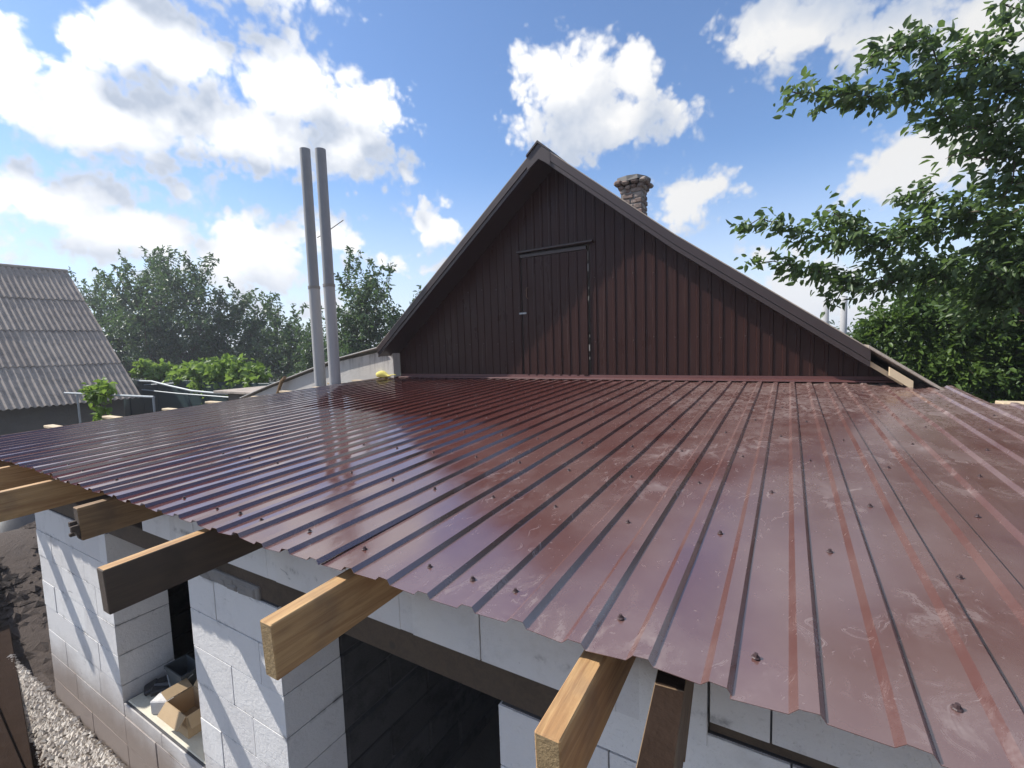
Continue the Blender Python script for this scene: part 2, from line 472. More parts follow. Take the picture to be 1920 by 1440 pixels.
M['dustsill'] = mat('cream_dust', flat((0.55, 0.50, 0.38), (0.70, 0.66, 0.55), 0.97, 12, bs=0.5))
M['bark'] = mat('bark', flat((0.075, 0.055, 0.04), (0.15, 0.115, 0.085), 0.95, 12, bs=0.8))
M['ground'] = mat('yard_earth', m_ground)
M['gravel'] = mat('pale_gravel', lambda t, b, o: (t.link(t.mix(rpi(t), (0.36, 0.31, 0.26), (0.58, 0.53, 0.46)), b.inputs['Base Color']), setattr(b.inputs['Roughness'], 'default_value', 0.95)))
M['rag'] = mat('black_film', flat((0.012, 0.012, 0.015), (0.03, 0.03, 0.035), 0.4, 20))
M['leaf_near'] = mat('leaf_near', leafmat((0.075, 0.125, 0.055), (0.120, 0.170, 0.080), (0.115, 0.185, 0.055), 0.48, 0.6))
M['leaf_low'] = mat('leaf_low', leafmat((0.056, 0.108, 0.034), (0.095, 0.160, 0.048), (0.130, 0.210, 0.045), 0.46, 0.4))
M['leaf_far'] = mat('leaf_far', leafmat((0.056, 0.098, 0.044), (0.092, 0.140, 0.065), (0.080, 0.138, 0.050), 0.36, 0.5))
M['leaf_vine'] = mat('leaf_vine', leafmat((0.13, 0.21, 0.055), (0.20, 0.29, 0.075), (0.19, 0.29, 0.065), 0.42, 0.2))


# ------------------------------------------------------------------ object helpers
def link(o): COL.objects.link(o); return o


def thing(name, label, cat, loc=(0, 0, 0), group=None):
    o = link(bpy.data.objects.new(name, None))
    o.location = loc; o.empty_display_size = 0.2
    o['label'] = label; o['category'] = cat
    if group: o['group'] = group
    return o


def tag(o, label, cat, group=None):
    o['label'] = label; o['category'] = cat
    if group: o['group'] = group
    return o


def attach(o, parent):
    if parent is not None:
        o.parent = parent
        root = Vector((0, 0, 0)); p = parent
        while p is not None:
            root += Vector(p.location); p = p.parent
        o.location = Vector(o.location) - root
    return o


class MB:
    def __init__(s): s.v = []; s.f = []; s.mi = []
    def add(s, vs, fs, mi=0):
        k = len(s.v); s.v += [tuple(v) for v in vs]; s.f += [tuple(k + i for i in f) for f in fs]; s.mi += [mi] * len(fs)
    def box(s, x0, y0, z0, x1, y1, z1, mi=0):
        vs = [(x0, y0, z0), (x1, y0, z0), (x1, y1, z0), (x0, y1, z0), (x0, y0, z1), (x1, y0, z1), (x1, y1, z1), (x0, y1, z1)]
        s.add(vs, [(0, 3, 2, 1), (4, 5, 6, 7), (0, 1, 5, 4), (1, 2, 6, 5), (2, 3, 7, 6), (3, 0, 4, 7)], mi)
    def cbox(s, x0, y0, z0, x1, y1, z1, c=0.004, mi=0, jit=0.0):
        """box with chamfered edges"""
        X = (x0, x1); Y = (y0, y1); Z = (z0, z1); vs = []; idx = {}
        for i in (0, 1):
            for j in (0, 1):
                for k in (0, 1):
                    sx, sy, sz = (1 if i == 0 else -1), (1 if j == 0 else -1), (1 if k == 0 else -1)
                    q = c * (1 + rnd.uniform(0, 1.4) * (jit > 0))
                    for a, d in enumerate(((0, q, q), (q, 0, q), (q, q, 0))):
                        idx[(i, j, k, a)] = len(vs)
                        vs.append((X[i] + sx * d[0], Y[j] + sy * d[1], Z[k] + sz * d[2]))
        fs = []
        I = idx
        for i in (0, 1):
            f = [I[(i, 0, 0, 0)], I[(i, 1, 0, 0)], I[(i, 1, 1, 0)], I[(i, 0, 1, 0)]]; fs.append(f if i else f[::-1])
            f = [I[(0, i, 0, 1)], I[(1, i, 0, 1)], I[(1, i, 1, 1)], I[(0, i, 1, 1)]]; fs.append(f[::-1] if i else f)
            f = [I[(0, 0, i, 2)], I[(1, 0, i, 2)], I[(1, 1, i, 2)], I[(0, 1, i, 2)]]; fs.append(f if i else f[::-1])
        for i in (0, 1):
            for j in (0, 1):
                f = [I[(i, j, 0, 0)], I[(i, j, 1, 0)], I[(i, j, 1, 1)], I[(i, j, 0, 1)]]; fs.append(f if (i == j) else f[::-1])
                f = [I[(i, 0, j, 0)], I[(i, 0, j, 2)], I[(i, 1, j, 2)], I[(i, 1, j, 0)]]; fs.append(f if (i != j) else f[::-1])
                f = [I[(0, i, j, 1)], I[(1, i, j, 1)], I[(1, i, j, 2)], I[(0, i, j, 2)]]; fs.append(f if (i != j) else f[::-1])
        for i in (0, 1):
            for j in (0, 1):
                for k in (0, 1):
                    fs.append([I[(i, j, k, 0)], I[(i, j, k, 1)], I[(i, j, k, 2)]])
        s.add(vs, fs, mi)
    def obox(s, mat4, sx, sy, sz, c=0.003, mi=0, endmi=None, topmi=None):
        """box of size sx,sy,sz centred on a matrix; its y ends may take another material"""
        k0 = len(s.v); f0 = len(s.f)
        s.cbox(-sx / 2, -sy / 2, -sz / 2, sx / 2, sy / 2, sz / 2, c, mi)
        for q in range(k0, len(s.v)): s.v[q] = tuple(mat4 @ Vector(s.v[q]))
        if topmi is not None: s.mi[f0 + 5] = topmi
        if endmi is not None: s.mi[f0 + 1] = endmi; s.mi[f0 + 4] = endmi
    def tube(s, pts, r, n=8, cap=True, mi=0):
        rings = []
        pts = [Vector(p) for p in pts]
        for i, p in enumerate(pts):
            d = (pts[min(i + 1, len(pts) - 1)] - pts[max(i - 1, 0)]).normalized()
            a = d.orthogonal().normalized() if i == 0 else (rings[-1][1] - d * d.dot(rings[-1][1])).normalized()
            b = d.cross(a); rr = r[i] if isinstance(r, (list, tuple)) else r
            rings.append(([p + (a * math.cos(t) + b * math.sin(t)) * rr for t in [2 * math.pi * k / n for k in range(n)]], a))
        vs = [v for g in rings for v in g[0]]; fs = []
        for i in range(len(pts) - 1):
            for k in range(n):
                fs.append((i * n + k, i * n + (k + 1) % n, (i + 1) * n + (k + 1) % n, (i + 1) * n + k))
        if cap:
            fs.append(tuple(range(n))[::-1]); fs.append(tuple((len(pts) - 1) * n + k for k in range(n)))
        s.add(vs, fs, mi)
    def mesh(s, name, mats):
        me = bpy.data.meshes.new(name)
        me.from_pydata(s.v, [], s.f)
        for mt in (mats if isinstance(mats, (list, tuple)) else [mats]): me.materials.append(mt)
        if any(s.mi): me.polygons.foreach_set('material_index', s.mi)
        me.update()
        return me
    def build(s, name, mats, parent=None, origin=None, smooth=False):
        """one mesh object with its origin at the middle of its base"""
        if origin is None:
            a = np.array(s.v); origin = ((a[:, 0].min() + a[:, 0].max()) / 2, (a[:, 1].min() + a[:, 1].max()) / 2, a[:, 2].min())
        s.v = [(x - origin[0], y - origin[1], z - origin[2]) for x, y, z in s.v]
        me = s.mesh(name, mats)
        if smooth: me.polygons.foreach_set('use_smooth', [True] * len(me.polygons))
        o = link(bpy.data.objects.new(name, me)); o.location = origin
        return attach(o, parent)


def structure(o): o['kind'] = 'structure'; return o
def stuff(o): o['kind'] = 'stuff'; return o


# ------------------------------------------------------------------ ground
def make_ground():
    n = 60; e = []
    xs = np.concatenate([np.linspace(-300, -31, 10), np.linspace(-30, 20, 101), np.linspace(21, 300, 10)])
    ys = np.concatenate([np.linspace(-300, -16, 10), np.linspace(-15, 35, 101), np.linspace(36, 300, 10)])
    vs = []; fs = []
    for j, y in enumerate(ys):
        for i, x in enumerate(xs):
            z = 0.04 * math.sin(x * 1.3 + 0.7 * y) * math.sin(y * 1.1 - x * 0.4) - 0.05
            # trampled spoil bank beyond the corner of the shed
            bank = math.exp(-((x + 8.6) / 1.7) ** 2 - ((y - 1.7) / 1.5) ** 2)
            z += 0.55 * bank + 0.10 * bank * math.sin(y * 9 + x * 1.2)
            vs.append((x, y, z))
    w = len(xs)
    for j in range(len(ys) - 1):
        for i in range(w - 1):
            fs.append((j * w + i, j * w + i + 1, (j + 1) * w + i + 1, (j + 1) * w + i))
    b = MB(); b.add(vs, fs)
    o = b.build('ground', M['ground'], origin=(0, 0, 0), smooth=True)
    structure(o)


make_ground()


def make_gravel():
    b = MB()
    base = [(-1, 0, 0), (1, 0, 0), (0, -1, 0), (0, 1, 0), (0, 0, 1), (0, 0, -1)]
    oc = [(0, 2, 4), (2, 1, 4), (1, 3, 4), (3, 0, 4), (2, 0, 5), (1, 2, 5), (3, 1, 5), (0, 3, 5)]
    for _ in range(9000):
        x = rnd.uniform(-5.95, -1.8); y = 1.09 - abs(rnd.gauss(0, 0.28))
        if y < 0.2: continue
        r = rnd.uniform(0.010, 0.026); a = rnd.uniform(0, 6.28); ca, sa = math.cos(a), math.sin(a)
        hgt = 0.02 + 0.13 * max(0, (y - 0.55) / 0.5) + rnd.uniform(-0.01, 0.015)
        sx, sy, sz = r * rnd.uniform(.8, 1.5), r * rnd.uniform(.7, 1.1), r * rnd.uniform(.6, .9)
        b.add([(x + (vx * sx * ca - vy * sy * sa), y + (vx * sx * sa + vy * sy * ca), hgt + vz * sz) for vx, vy, vz in base], oc)
    stuff(b.build('gravel', M['gravel'], origin=(0, 0, 0)))
    bed = MB()
    n = 24; vs = []; fs = []
    for i in range(n + 1):
        x = -5.62 + 4.0 * i / n
        for j, (y, z) in enumerate(((0.0, -0.03), (0.5, 0.02), (0.8, 0.07), (1.15, 0.14))):
            vs.append((x, y, z + 0.01 * math.sin(5 * x + j) - (0.25 if i in (0, n) else 0)))
    for i in range(n):
        for j in range(3): fs.append((i * 4 + j, i * 4 + 4 + j, i * 4 + 5 + j, i * 4 + 1 + j))
    bed.add(vs, fs)
    structure(bed.build('gravel_bed', M['ground'], origin=(0, 0, 0)))


make_gravel()

# ------------------------------------------------------------------ the new block shed with its red-brown sheet roof
T = math.tan(math.radians(2.2))
def roofz(y): return H - 0.6584 + T * y            # plane of the sheet valleys
YW = 1.11                                           # front face of the block wall
TH = 0.30
shed = thing('block_shed', 'unfinished white aerated block shed under a glossy wine-brown ribbed metal roof', 'shed', (-2.2, 3.0, 0))

MORT = MB()


def course(y0, y1, z0, z1, cuts, matk='block', inset=0.0021):
    """blocks between successive x cuts"""
    for a, c in zip(cuts[:-1], cuts[1:]):
        if c - a < 0.03: continue
        b = MB(); j = rnd.uniform(-0.0022, 0.0022)
        b.cbox(a + inset, y0 + j, z0 + inset, c - inset, y1 + j, z1 - inset, 0.0007, jit=1)
        b.build('block', M[matk], shed)
    MORT.box(cuts[0] + 0.009, y0 + 0.009, z0, cuts[-1] - 0.009, y1 - 0.009, z1)


tops = [H - 1.09 - 0.2 * k for k in range(9)]
# pillar at the corner, pillar between window and doorway, wall right of the doorway
stag = [[0, .6, 1.2], [0, .3, .9], [0, .45, 1.05], [0, .25, .8], [0, .6, 1.0], [0, .35, .95], [0, .5, 1.1], [0, .2, .75]]
for k in range(8):
    z1 = tops[k]; z0 = max(z1 - 0.2, 0.0)
    for (a, c, sh) in ((-4.93, -3.62, 0), (-2.62, -1.86, 3), (-0.747, 2.70, 5)):
        pts = [a] + [a + s for s in stag[(k + sh) % 8][1:] if a + s < c - 0.08]
        while pts[-1] + 0.6 < c - 0.08: pts.append(pts[-1] + 0.6)
        pts.append(c)
        course(YW, YW + TH, z0, z1, pts)
    # wall under the window opening, with a cut course on top
    if k >= 6:
        pts = [-3.617, -3.2 + 0.25 * (k % 2), -2.623]
        course(YW, YW + TH, z0, z1, pts)
course(YW + 0.001, YW + TH - 0.001, tops[6], H - 2.20, [-3.617, -3.12, -2.623])
# lintel course, cut round the rafters
zl0, zl1 = H - 0.968, H - 0.648
for seg in ([-3.08, -2.753], [-2.697, -2.51, -1.903], [-1.847, -1.40, -1.134], [-1.078, -0.80, -0.372], [-0.316, -0.150]):
    course(YW - 0.003, YW + TH, zl0, zl1, seg)
course(YW - 0.003, YW + TH, H - 0.903, zl1, [-0.148, -0.02, 0.58, 1.18, 1.78, 2.38, 2.7])
course(YW, YW + TH, H - 1.088, H - 0.936, [-0.498, 0.02, 0.42, 1.02, 1.62, 2.22, 2.7])
sp_ = MB(); sp_.cbox(-0.15, YW + 0.012, H - 0.934, 2.7, YW + TH - 0.02, H - 0.905, 0.003); sp_.build('packing_board', M['wooddark'], shed)
for xr in (-2.725, -1.875, -1.106, -0.344):
    b = MB(); b.cbox(xr - 0.036, YW - 0.001, zl0 + 0.0015, xr + 0.036, YW + TH - 0.002, H - 0.808 + 0.018, 0.002); b.build('block', M['block'], shed)
# side and cross walls (grey inside)
def sidewall(x0, x1, y0, y1, z1, matk):
    k = 0; z = z1
    while z > 0.02:
        z0 = max(z - 0.2, 0.0); y = y0; pts = [y0]; y += 0.3 if k % 2 else 0.6
        while y < y1 - 0.08: pts.append(y); y += 0.6
        pts.append(y1)
        for a, c in zip(pts[:-1], pts[1:]):
            b = MB(); j = rnd.uniform(-0.004, 0.004)
            b.cbox(x0 + j, a + 0.003, z0 + 0.003, x1 + j, c - 0.003, z - 0.003, 0.006, jit=1)
            b.build('block', M[matk], shed)
        MORT.box(x0 + 0.012, y0 + 0.012, z0, x1 - 0.012, y1 - 0.012, z)
        z = z0; k += 1
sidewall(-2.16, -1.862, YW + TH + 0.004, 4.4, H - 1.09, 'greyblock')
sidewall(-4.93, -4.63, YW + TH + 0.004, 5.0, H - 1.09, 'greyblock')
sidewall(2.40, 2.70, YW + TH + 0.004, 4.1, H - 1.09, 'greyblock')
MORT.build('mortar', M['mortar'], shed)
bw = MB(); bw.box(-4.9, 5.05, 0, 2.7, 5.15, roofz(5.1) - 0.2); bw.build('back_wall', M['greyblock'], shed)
fl = MB(); fl.box(-4.6, YW + 0.02, -0.02, 2.4, 5.04, 0.03); structure(fl.build('shed_floor', M['oldwall']))
# timber lintel plate
bm_ = MB(); bm_.cbox(-4.95, YW + 0.012, H - 1.088, -0.50, YW + TH - 0.02, H - 0.972, 0.004)
bm_.build('lintel_beam', M['wooddark'], shed)
# squeezed-out glue bed on top of the middle pillar and dust on the sill
gb = MB()
gb.cbox(-2.60, YW - 0.002, H - 1.0905, -1.99, YW + 0.03, H - 1.030, 0.006)
for i in range(16):
    x = -2.59 + 0.62 * rnd.random()
    gb.cbox(x - 0.03, YW - 0.004 - rnd.uniform(0, .006), H - 1.093, x + 0.03 + rnd.uniform(0, .03), YW + 0.02, H - 1.05 + rnd.uniform(-.02, .03), 0.006, jit=1)
gb.build('glue_bed', M['chcap'], shed)
sd_ = MB(); sd_.cbox(-3.60, YW + 0.02, H - 2.199, -2.64, YW + TH - 0.01, H - 2.188, 0.004)
sd_.build('sill_dust', M['dustsill'], shed)

# rafters
def rafter(x, ye, mats, yend=5.0, w=0.05, hgt=0.15, dz=0.0, ragged=False, topmi=None):
    b = MB()
    L = (yend - ye) / math.cos(math.radians(2.2))
    yc = (ye + yend) / 2; zc = roofz(yc) - 0.033 - hgt / 2 + dz
    mt = Matrix.Translation((x, yc, zc)) @ Matrix.Rotation(math.radians(2.2), 4, 'X')
    b.obox(mt, w, L, hgt, 0.003, 0, 1, topmi)
    if ragged:
        for i in range(7):
            q = rnd.uniform(0.008, 0.03)
            b.obox(mt @ Matrix.Translation((rnd.uniform(-.018, .018), -L / 2 - q / 2, -hgt / 2 + 0.02 + 0.016 * i * 0.6)), rnd.uniform(.016, .034), q, rnd.uniform(.012, .026), 0.002, 1)
    me_o = b.build('rafter', mats, shed, origin=(x, yc, zc))
    return me_o


LW = [M['wood'], M['endgrain']]; DW = [M['wooddark'], M['endgraindark']]; MW = [M['woodmid'], M['endgraindark']]
rafter(-5.40, 0.62, MW); rafter(-4.93, 0.60, MW)
rafter(-4.185, 0.40, LW)
rafter(-3.455, 0.42, LW)
rafter(-2.725, 0.745, MW, ragged=True)['label'] = 'rafter with a broken ragged end'
rafter(-1.875, 0.555, DW + [M['wood']], topmi=2)['label'] = 'rafter with shade painted on its sides and a pale top'  # sides darkened to carry their shade; top keeps fresh pine
rafter(-1.106, 0.630, LW)
rafter(-0.344, 0.660, LW)
SW = [M['woodbrown'], M['woodbrown'], M['woodshade']]  # the sunlit top is coloured near black so it looks shaded
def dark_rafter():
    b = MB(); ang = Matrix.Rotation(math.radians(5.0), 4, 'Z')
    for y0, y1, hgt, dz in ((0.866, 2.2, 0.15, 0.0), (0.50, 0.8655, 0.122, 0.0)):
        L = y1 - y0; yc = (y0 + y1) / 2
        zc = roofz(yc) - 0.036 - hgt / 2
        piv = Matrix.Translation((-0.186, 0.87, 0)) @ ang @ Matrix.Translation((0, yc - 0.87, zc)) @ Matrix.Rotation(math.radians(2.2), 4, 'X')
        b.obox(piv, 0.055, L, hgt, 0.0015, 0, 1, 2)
    o = b.build('rafter', SW, shed); o['label'] = 'short brown rafter with a notched end and shade painted on its top'
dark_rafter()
rafter(0.455, 0.62, LW); rafter(1.2, 0.62, LW); rafter(1.95, 0.62, LW)

# battens across the rafters: their pale ends stick out past the left edge
for i, y in enumerate((0.97, 1.50, 1.95, 2.43, 2.90, 3.34, 3.80, 4.22, 4.66, 5.02)):
    b = MB(); xl = (-5.75 if i in (0, 5, 7) else -5.88 - 0.06 * (i % 3)); xr = 1.10 if y > 4.3 else 2.25
    b.cbox(xl, y - 0.034, roofz(y) - 0.031, xr, y + 0.034, roofz(y) - 0.0085, 0.003)
    b.build('batten', M['palepine'], shed)
b = MB(); b.cbox(1.22, 4.26, roofz(4.3) - 0.02, 2.6, 4.40, roofz(4.3) + 0.008, 0.003); b.build('edge_board', M['palepine'], shed)

# ribbed roof sheets
PER = 0.1375
PH = -0.075                                          # x at which a rib's right flank meets the valley
RIBH = 0.0128


def rib_profile(x0, nper):
    """(x, dz) across nper ribs, starting and ending in a valley / overlapping rib"""
    pts = [(x0 - 0.004, 0.0)]
    for k in range(nper):
        a = x0 + k * PER
        pts += [(a + 0.0845, 0.0), (a + 0.0985, RIBH), (a + 0.1280, RIBH), (a + 0.1370, 0.0)]
    return pts


def roof_sheet(x0, nper, ya, yb, tilt=0.0, lift=0.0):
    pr = rib_profile(x0, nper); ys = [ya] + [ya + (yb - ya) * i / 9 for i in range(1, 9)] + [yb]
    vs = []; fs = []; n = len(pr); th = 0.0012
    for layer in (0, 1):
        for j, y in enumerate(ys):
            for (x, dz) in pr:
                yy = y + tilt * (x - x0) * (1 if j in (0,) else 0)
                # the sheet edge is a little wavy between its screws
                wob = 0.0018 * math.sin(x * 23 + 2.1 * j) + 0.0014 * math.sin(y * 9 + x * 5)
                if j == 0: wob += 0.0035 * math.sin(x * 17 + x0)
                vs.append((x, yy, roofz(yy) + dz + lift + wob - layer * th))
    N = n * len(ys)
    for j in range(len(ys) - 1):
        for i in range(n - 1):
            q = (j * n + i, j * n + i + 1, (j + 1) * n + i + 1, (j + 1) * n + i)
            fs.append(q); fs.append(tuple(N + v for v in q[::-1]))
    for i in range(n - 1):
        fs.append((N + i, N + i + 1, i + 1, i))
        e = (len(ys) - 1) * n
        fs.append((e + i, e + i + 1, N + e + i + 1, N + e + i))
    for j in range(len(ys) - 1):
        fs.append((j * n, (j + 1) * n, N + (j + 1) * n, N + j * n))
        e = n - 1
        fs.append((N + j * n + e, N + (j + 1) * n + e, (j + 1) * n + e, j * n + e))
    b = MB(); b.add(vs, fs)
    o = b.build('roof_sheet', M['roof'], shed, smooth=True)
    o.data.set_sharp_from_angle(angle=math.radians(14))
    return o


scr = MB()
def disc(b, x, y, z, r, h, n=8):
    b.add([(x + r * math.cos(2 * math.pi * k / n), y + r * math.sin(2 * math.pi * k / n), z) for k in range(n)] +
          [(x + r * 0.8 * math.cos(2 * math.pi * k / n), y + r * 0.8 * math.sin(2 * math.pi * k / n), z + h) for k in range(n)],
          [tuple(range(n, 2 * n))] + [(k, (k + 1) % n, n + (k + 1) % n, n + k) for k in range(n)])
disc(scr, 0, 0, 0, 0.0085, 0.0018); disc(scr, 0, 0, 0.0018, 0.0048, 0.006, 6)
SCREW = scr.mesh('screw', M['screw'])

rows = (0.97, 1.50, 1.95, 2.43, 2.90, 3.34, 3.80, 4.22, 4.66, 5.02)
sheets = []
edges = [PH + PER * 8 * k for k in range(-5, 1)]     # left edges of the 8-rib sheets
for i, x0 in enumerate(edges):
    yb = 5.28
    ya = 0.842 + rnd.uniform(-0.006, 0.008)
    o = roof_sheet(x0, 8, ya, 5.28, rnd.uniform(-0.006, 0.006), 0.0014 * (i % 2))
    sheets.append((o, x0, 8, 5.28))
xq = edges[-1] + PER * 8
o = roof_sheet(xq, 1, 0.845, 5.10, 0.0, 0.0); sheets.append((o, xq, 1, 5.10))
o = roof_sheet(xq + PER, 8, 0.842, 4.27, 0.002, 0.0014); sheets.append((o, xq + PER, 8, 4.27))
for si, (o, x0, npr, yb) in enumerate(sheets):
    for ri, y in enumerate(rows):
        if y > yb - 0.03: continue
        for k in range(npr):
            if (k + ri) % 2 and not (ri == 0 and k % 3 == 0): continue
            if y > 3.5 and k % 4: continue
            if rnd.random() < 0.1: continue
            x = x0 + k * PER + 0.040 + rnd.uniform(-0.012, 0.012); yy = y + rnd.uniform(-0.02, 0.02)
            s = link(bpy.data.objects.new('screw', SCREW))
            s.location = (x, yy, roofz(yy) + 0.0008 + 0.0014 * (si % 2)); s.rotation_euler = (rnd.uniform(-.12, .12), rnd.uniform(-.12, .12), rnd.uniform(0, 6))
            attach(s, o)

# ------------------------------------------------------------------ things lying in the window opening and by the roof
def cardboard_box():
    t = thing('cardboard_box', 'open brown cardboard box on the dusty window sill of the shed', 'box', (-3.03, 1.235, H - 2.187))
    x0, x1, y0, y1, z0, h, th = -3.155, -2.915, 1.165, 1.315, H - 2.187, 0.135, 0.005
    b = MB()
    b.box(x0, y0, z0, x1, y1, z0 + th)
    b.box(x0, y0, z0 + th, x1, y0 + th, z0 + h); b.box(x0, y1 - th, z0 + th, x1, y1, z0 + h)
    b.box(x0, y0 + th, z0 + th, x0 + th, y1 - th, z0 + h); b.box(x1 - th, y0 + th, z0 + th, x1, y1 - th, z0 + h)
    b.build('box_body', M['card'], t)
    def flap(p, ax, w, d, ang):
        f = MB(); mt = Matrix.Translation(p) @ Matrix.Rotation(ax, 4, 'Z') @ Matrix.Rotation(ang, 4, 'X')
        f.obox(mt @ Matrix.Translation((0, -d / 2, 0)), w, d, th, 0.001)
        f.build('flap', M['card'], t)
    cx, cy, zt = (x0 + x1) / 2, (y0 + y1) / 2, z0 + h + 0.003
    flap((cx, y0, zt), 0, 0.235, 0.075, math.radians(48))
    flap((cx, y1, zt), math.pi, 0.235, 0.075, math.radians(-50))
    flap((x0, cy, zt), -math.pi / 2, 0.14, 0.075, math.radians(-20))
    flap((x1, cy, zt), math.pi / 2, 0.14, 0.075, math.radians(62))
    tp = MB(); tp.box(cx - 0.12, y0 - 0.0012, z0 + 0.060, cx + 0.12, y0 - 0.0004, z0 + 0.078); tp.build('tape', M['cardin'], t)


cardboard_box()


def crate():
    t = thing('plastic_bucket', 'dark grey square bucket in the shade behind the cardboard box', 'bucket', (-3.33, 1.35, H - 2.187))
    b = MB(); cx, cy, z0 = -3.33, 1.345, H - 2.186
    def ring(r, z): return [(cx + sx * r, cy + sy * r * 0.6, z) for sx, sy in ((-1, -1), (1, -1), (1, 1), (-1, 1))]
    lv = [ring(.085, z0), ring(.105, z0 + .17), ring(.112, z0 + .17), ring(.112, z0 + .19), ring(.10, z0 + .19), ring(.08, z0 + .01)]
    vs = [v for r in lv for v in r]; fs = [(3, 2, 1, 0)]
    for i in range(len(lv) - 1):
        for k in range(4): fs.append((i * 4 + k, i * 4 + (k + 1) % 4, i * 4 + 4 + (k + 1) % 4, i * 4 + 4 + k))
    fs.append((20, 21, 22, 23)); b.add(vs, fs); b.build('bucket_body', M['plasticgrey'], t)
    h = MB(); h.tube([(cx - .112, cy, z0 + .17), (cx - .09, cy - .06, z0 + .13), (cx, cy - .085, z0 + .10), (cx + .09, cy - .06, z0 + .13), (cx + .112, cy, z0 + .17)], 0.004, 6)
    h.build('handle', M['steel'], t)


crate()
ob = MB(); ob.obox(Matrix.Translation((-3.29, 1.215, H - 2.145)) @ Matrix.Rotation(0.5, 4, 'Z'), 0.13, 0.09, 0.085, 0.006)
tag(ob.build('block_offcut', M['block']), 'small white block offcut left of the cardboard box on the sill', 'offcut')
rg = MB()
for i in range(9):
    a = rnd.uniform(0, 3); rg.obox(Matrix.Translation((-3.50 + rnd.uniform(-.05, .05), 1.28 + rnd.uniform(-.05, .05), H - 2.165 + rnd.uniform(0, .03))) @ Matrix.Rotation(a, 4, 'Z') @ Matrix.Rotation(rnd.uniform(-.6, .6), 4, 'X'), rnd.uniform(.05, .11), rnd.uniform(.04, .08), rnd.uniform(.012, .04), 0.006)
tag(rg.build('plastic_film', M['rag']), 'crumpled black plastic film in the left corner of the window sill', 'plastic film')


def foam():
    b = MB(); n = 18; pts = []; rs = []
    for i in range(n):
        u = i / (n - 1); pts.append((-5.50 + 0.44 * u, 5.16 + 0.03 * math.sin(u * 5), H - 0.405 + 0.012 * math.sin(u * 9)))
        rs.append(max(0.006, (0.055 * math.sin(math.pi * min(1, 0.18 + u * 1.4 if u < .5 else 0.88 + (u - .5) * 0.2)) * (1.15 - 0.75 * u))))
    b.tube(pts, rs, 10)
    tag(b.build('foam_strip', M['foam'], smooth=True), 'yellow foam strip at the left end of the metal roof by the house wall', 'foam strip')


foam()

# ------------------------------------------------------------------ house with the brown gable
house = thing('house', 'house with a steep brown ribbed gable, attic door and slate roof', 'house', (-2.5, 8.8, 0))
YG = 5.35                   # gable cladding plane
YV = 4.95                   # verge, overhanging towards the viewer
AX, AZ = -2.495, H + 2.275  # ridge line
SL = 0.816
YB = 12.4
KX = -1.0                   # the right slope flattens a little below this point
def rake(x): return AZ - SL * abs(x - AX) if x < KX else AZ - SL * (KX - AX) - 0.74 * (x - KX)
XL, XR = -5.26, 1.02
# cladding sheets with a trapezoid profile, cut along the rakes and round the door
DX0, DX1, DZ0, DZ1 = -2.985, -2.065, H - 0.405, H + 1.150
CP = 0.115


def clad_sheet(x0, x1, yoff, zlo, top, name, parent):
    vs = []; fs = []; x = x0
    prof = [(0, 0), (0.062, 0), (0.068, -0.010), (0.094, -0.010), (0.099, 0)]
    xs = []
    k = math.floor(x0 / CP) - 1
    while k * CP < x1 + CP:
        for dx, dy in prof: xs.append((k * CP + dx, dy))
        k += 1
    def dyat(x):
        for (a, da), (c, dc) in zip(xs[:-1], xs[1:]):
            if a <= x <= c: return da + (dc - da) * ((x - a) / (c - a) if c > a else 0)
        return 0
    cols = [(x0, dyat(x0))] + [(a, d) for a, d in xs if x0 + 1e-4 < a < x1 - 1e-4] + [(x1, dyat(x1))]
    for x, dy in cols:
        za, zb = (zlo(x) if callable(zlo) else zlo), top(x)
        vs += [(x, YG + yoff + dy, za), (x, YG + yoff + dy, max(zb, za + 0.002)), (x, YG + yoff + dy + 0.001, za), (x, YG + yoff + dy + 0.001, max(zb, za + 0.002))]
    for i in range(len(cols) - 1):
        a, c = i * 4, i * 4 + 4
        fs += [(a, c, c + 1, a + 1), (a + 2, a + 3, c + 3, c + 2), (a + 1, c + 1, c + 3, a + 3), (a, a + 2, c + 2, c)]
    b = MB(); b.add(vs, fs)
    return b.build(name, M['clad'], parent)


zb_ = H - 0.50
cutx = [-5.175, -4.025, DX0 - 0.012, DX1 + 0.012, -1.035, 0.115, 0.95]
topf = lambda x: rake(x) - 0.12
for i in range(len(cutx) - 1):
    a, c = cutx[i], cutx[i + 1]
    if abs(a - (DX0 - 0.012)) < 1e-6:
        clad_sheet(a, c, 0.002, DZ1 + 0.012, topf, 'cladding_sheet', house)
    else:
        # split where the ridge passes so that the cut follows both rakes
        cs = clad_sheet(a, c, 0.0015 * (i % 2), zb_, topf, 'cladding_sheet', house)
bk = MB()                                            # dark boards behind the cladding
bk.add([(XL + .1, YG + 0.05, 0), (XR - .1, YG + 0.05, 0), (XR - .1, YG + 0.05, rake(XR) - .1), (AX, YG + 0.05, AZ - .1), (XL + .1, YG + 0.05, rake(XL) - .1),
        (XL + .1, YG + 0.25, 0), (XR - .1, YG + 0.25, 0), (XR - .1, YG + 0.25, rake(XR) - .1), (AX, YG + 0.25, AZ - .1), (XL + .1, YG + 0.25, rake(XL) - .1)],
       [(0, 1, 2, 3, 4), (9, 8, 7, 6, 5), (0, 5, 6, 1), (1, 6, 7, 2), (2, 7, 8, 3), (3, 8, 9, 4), (4, 9, 5, 0)])
bk.build('gable_wall', M['oldwall'], house)
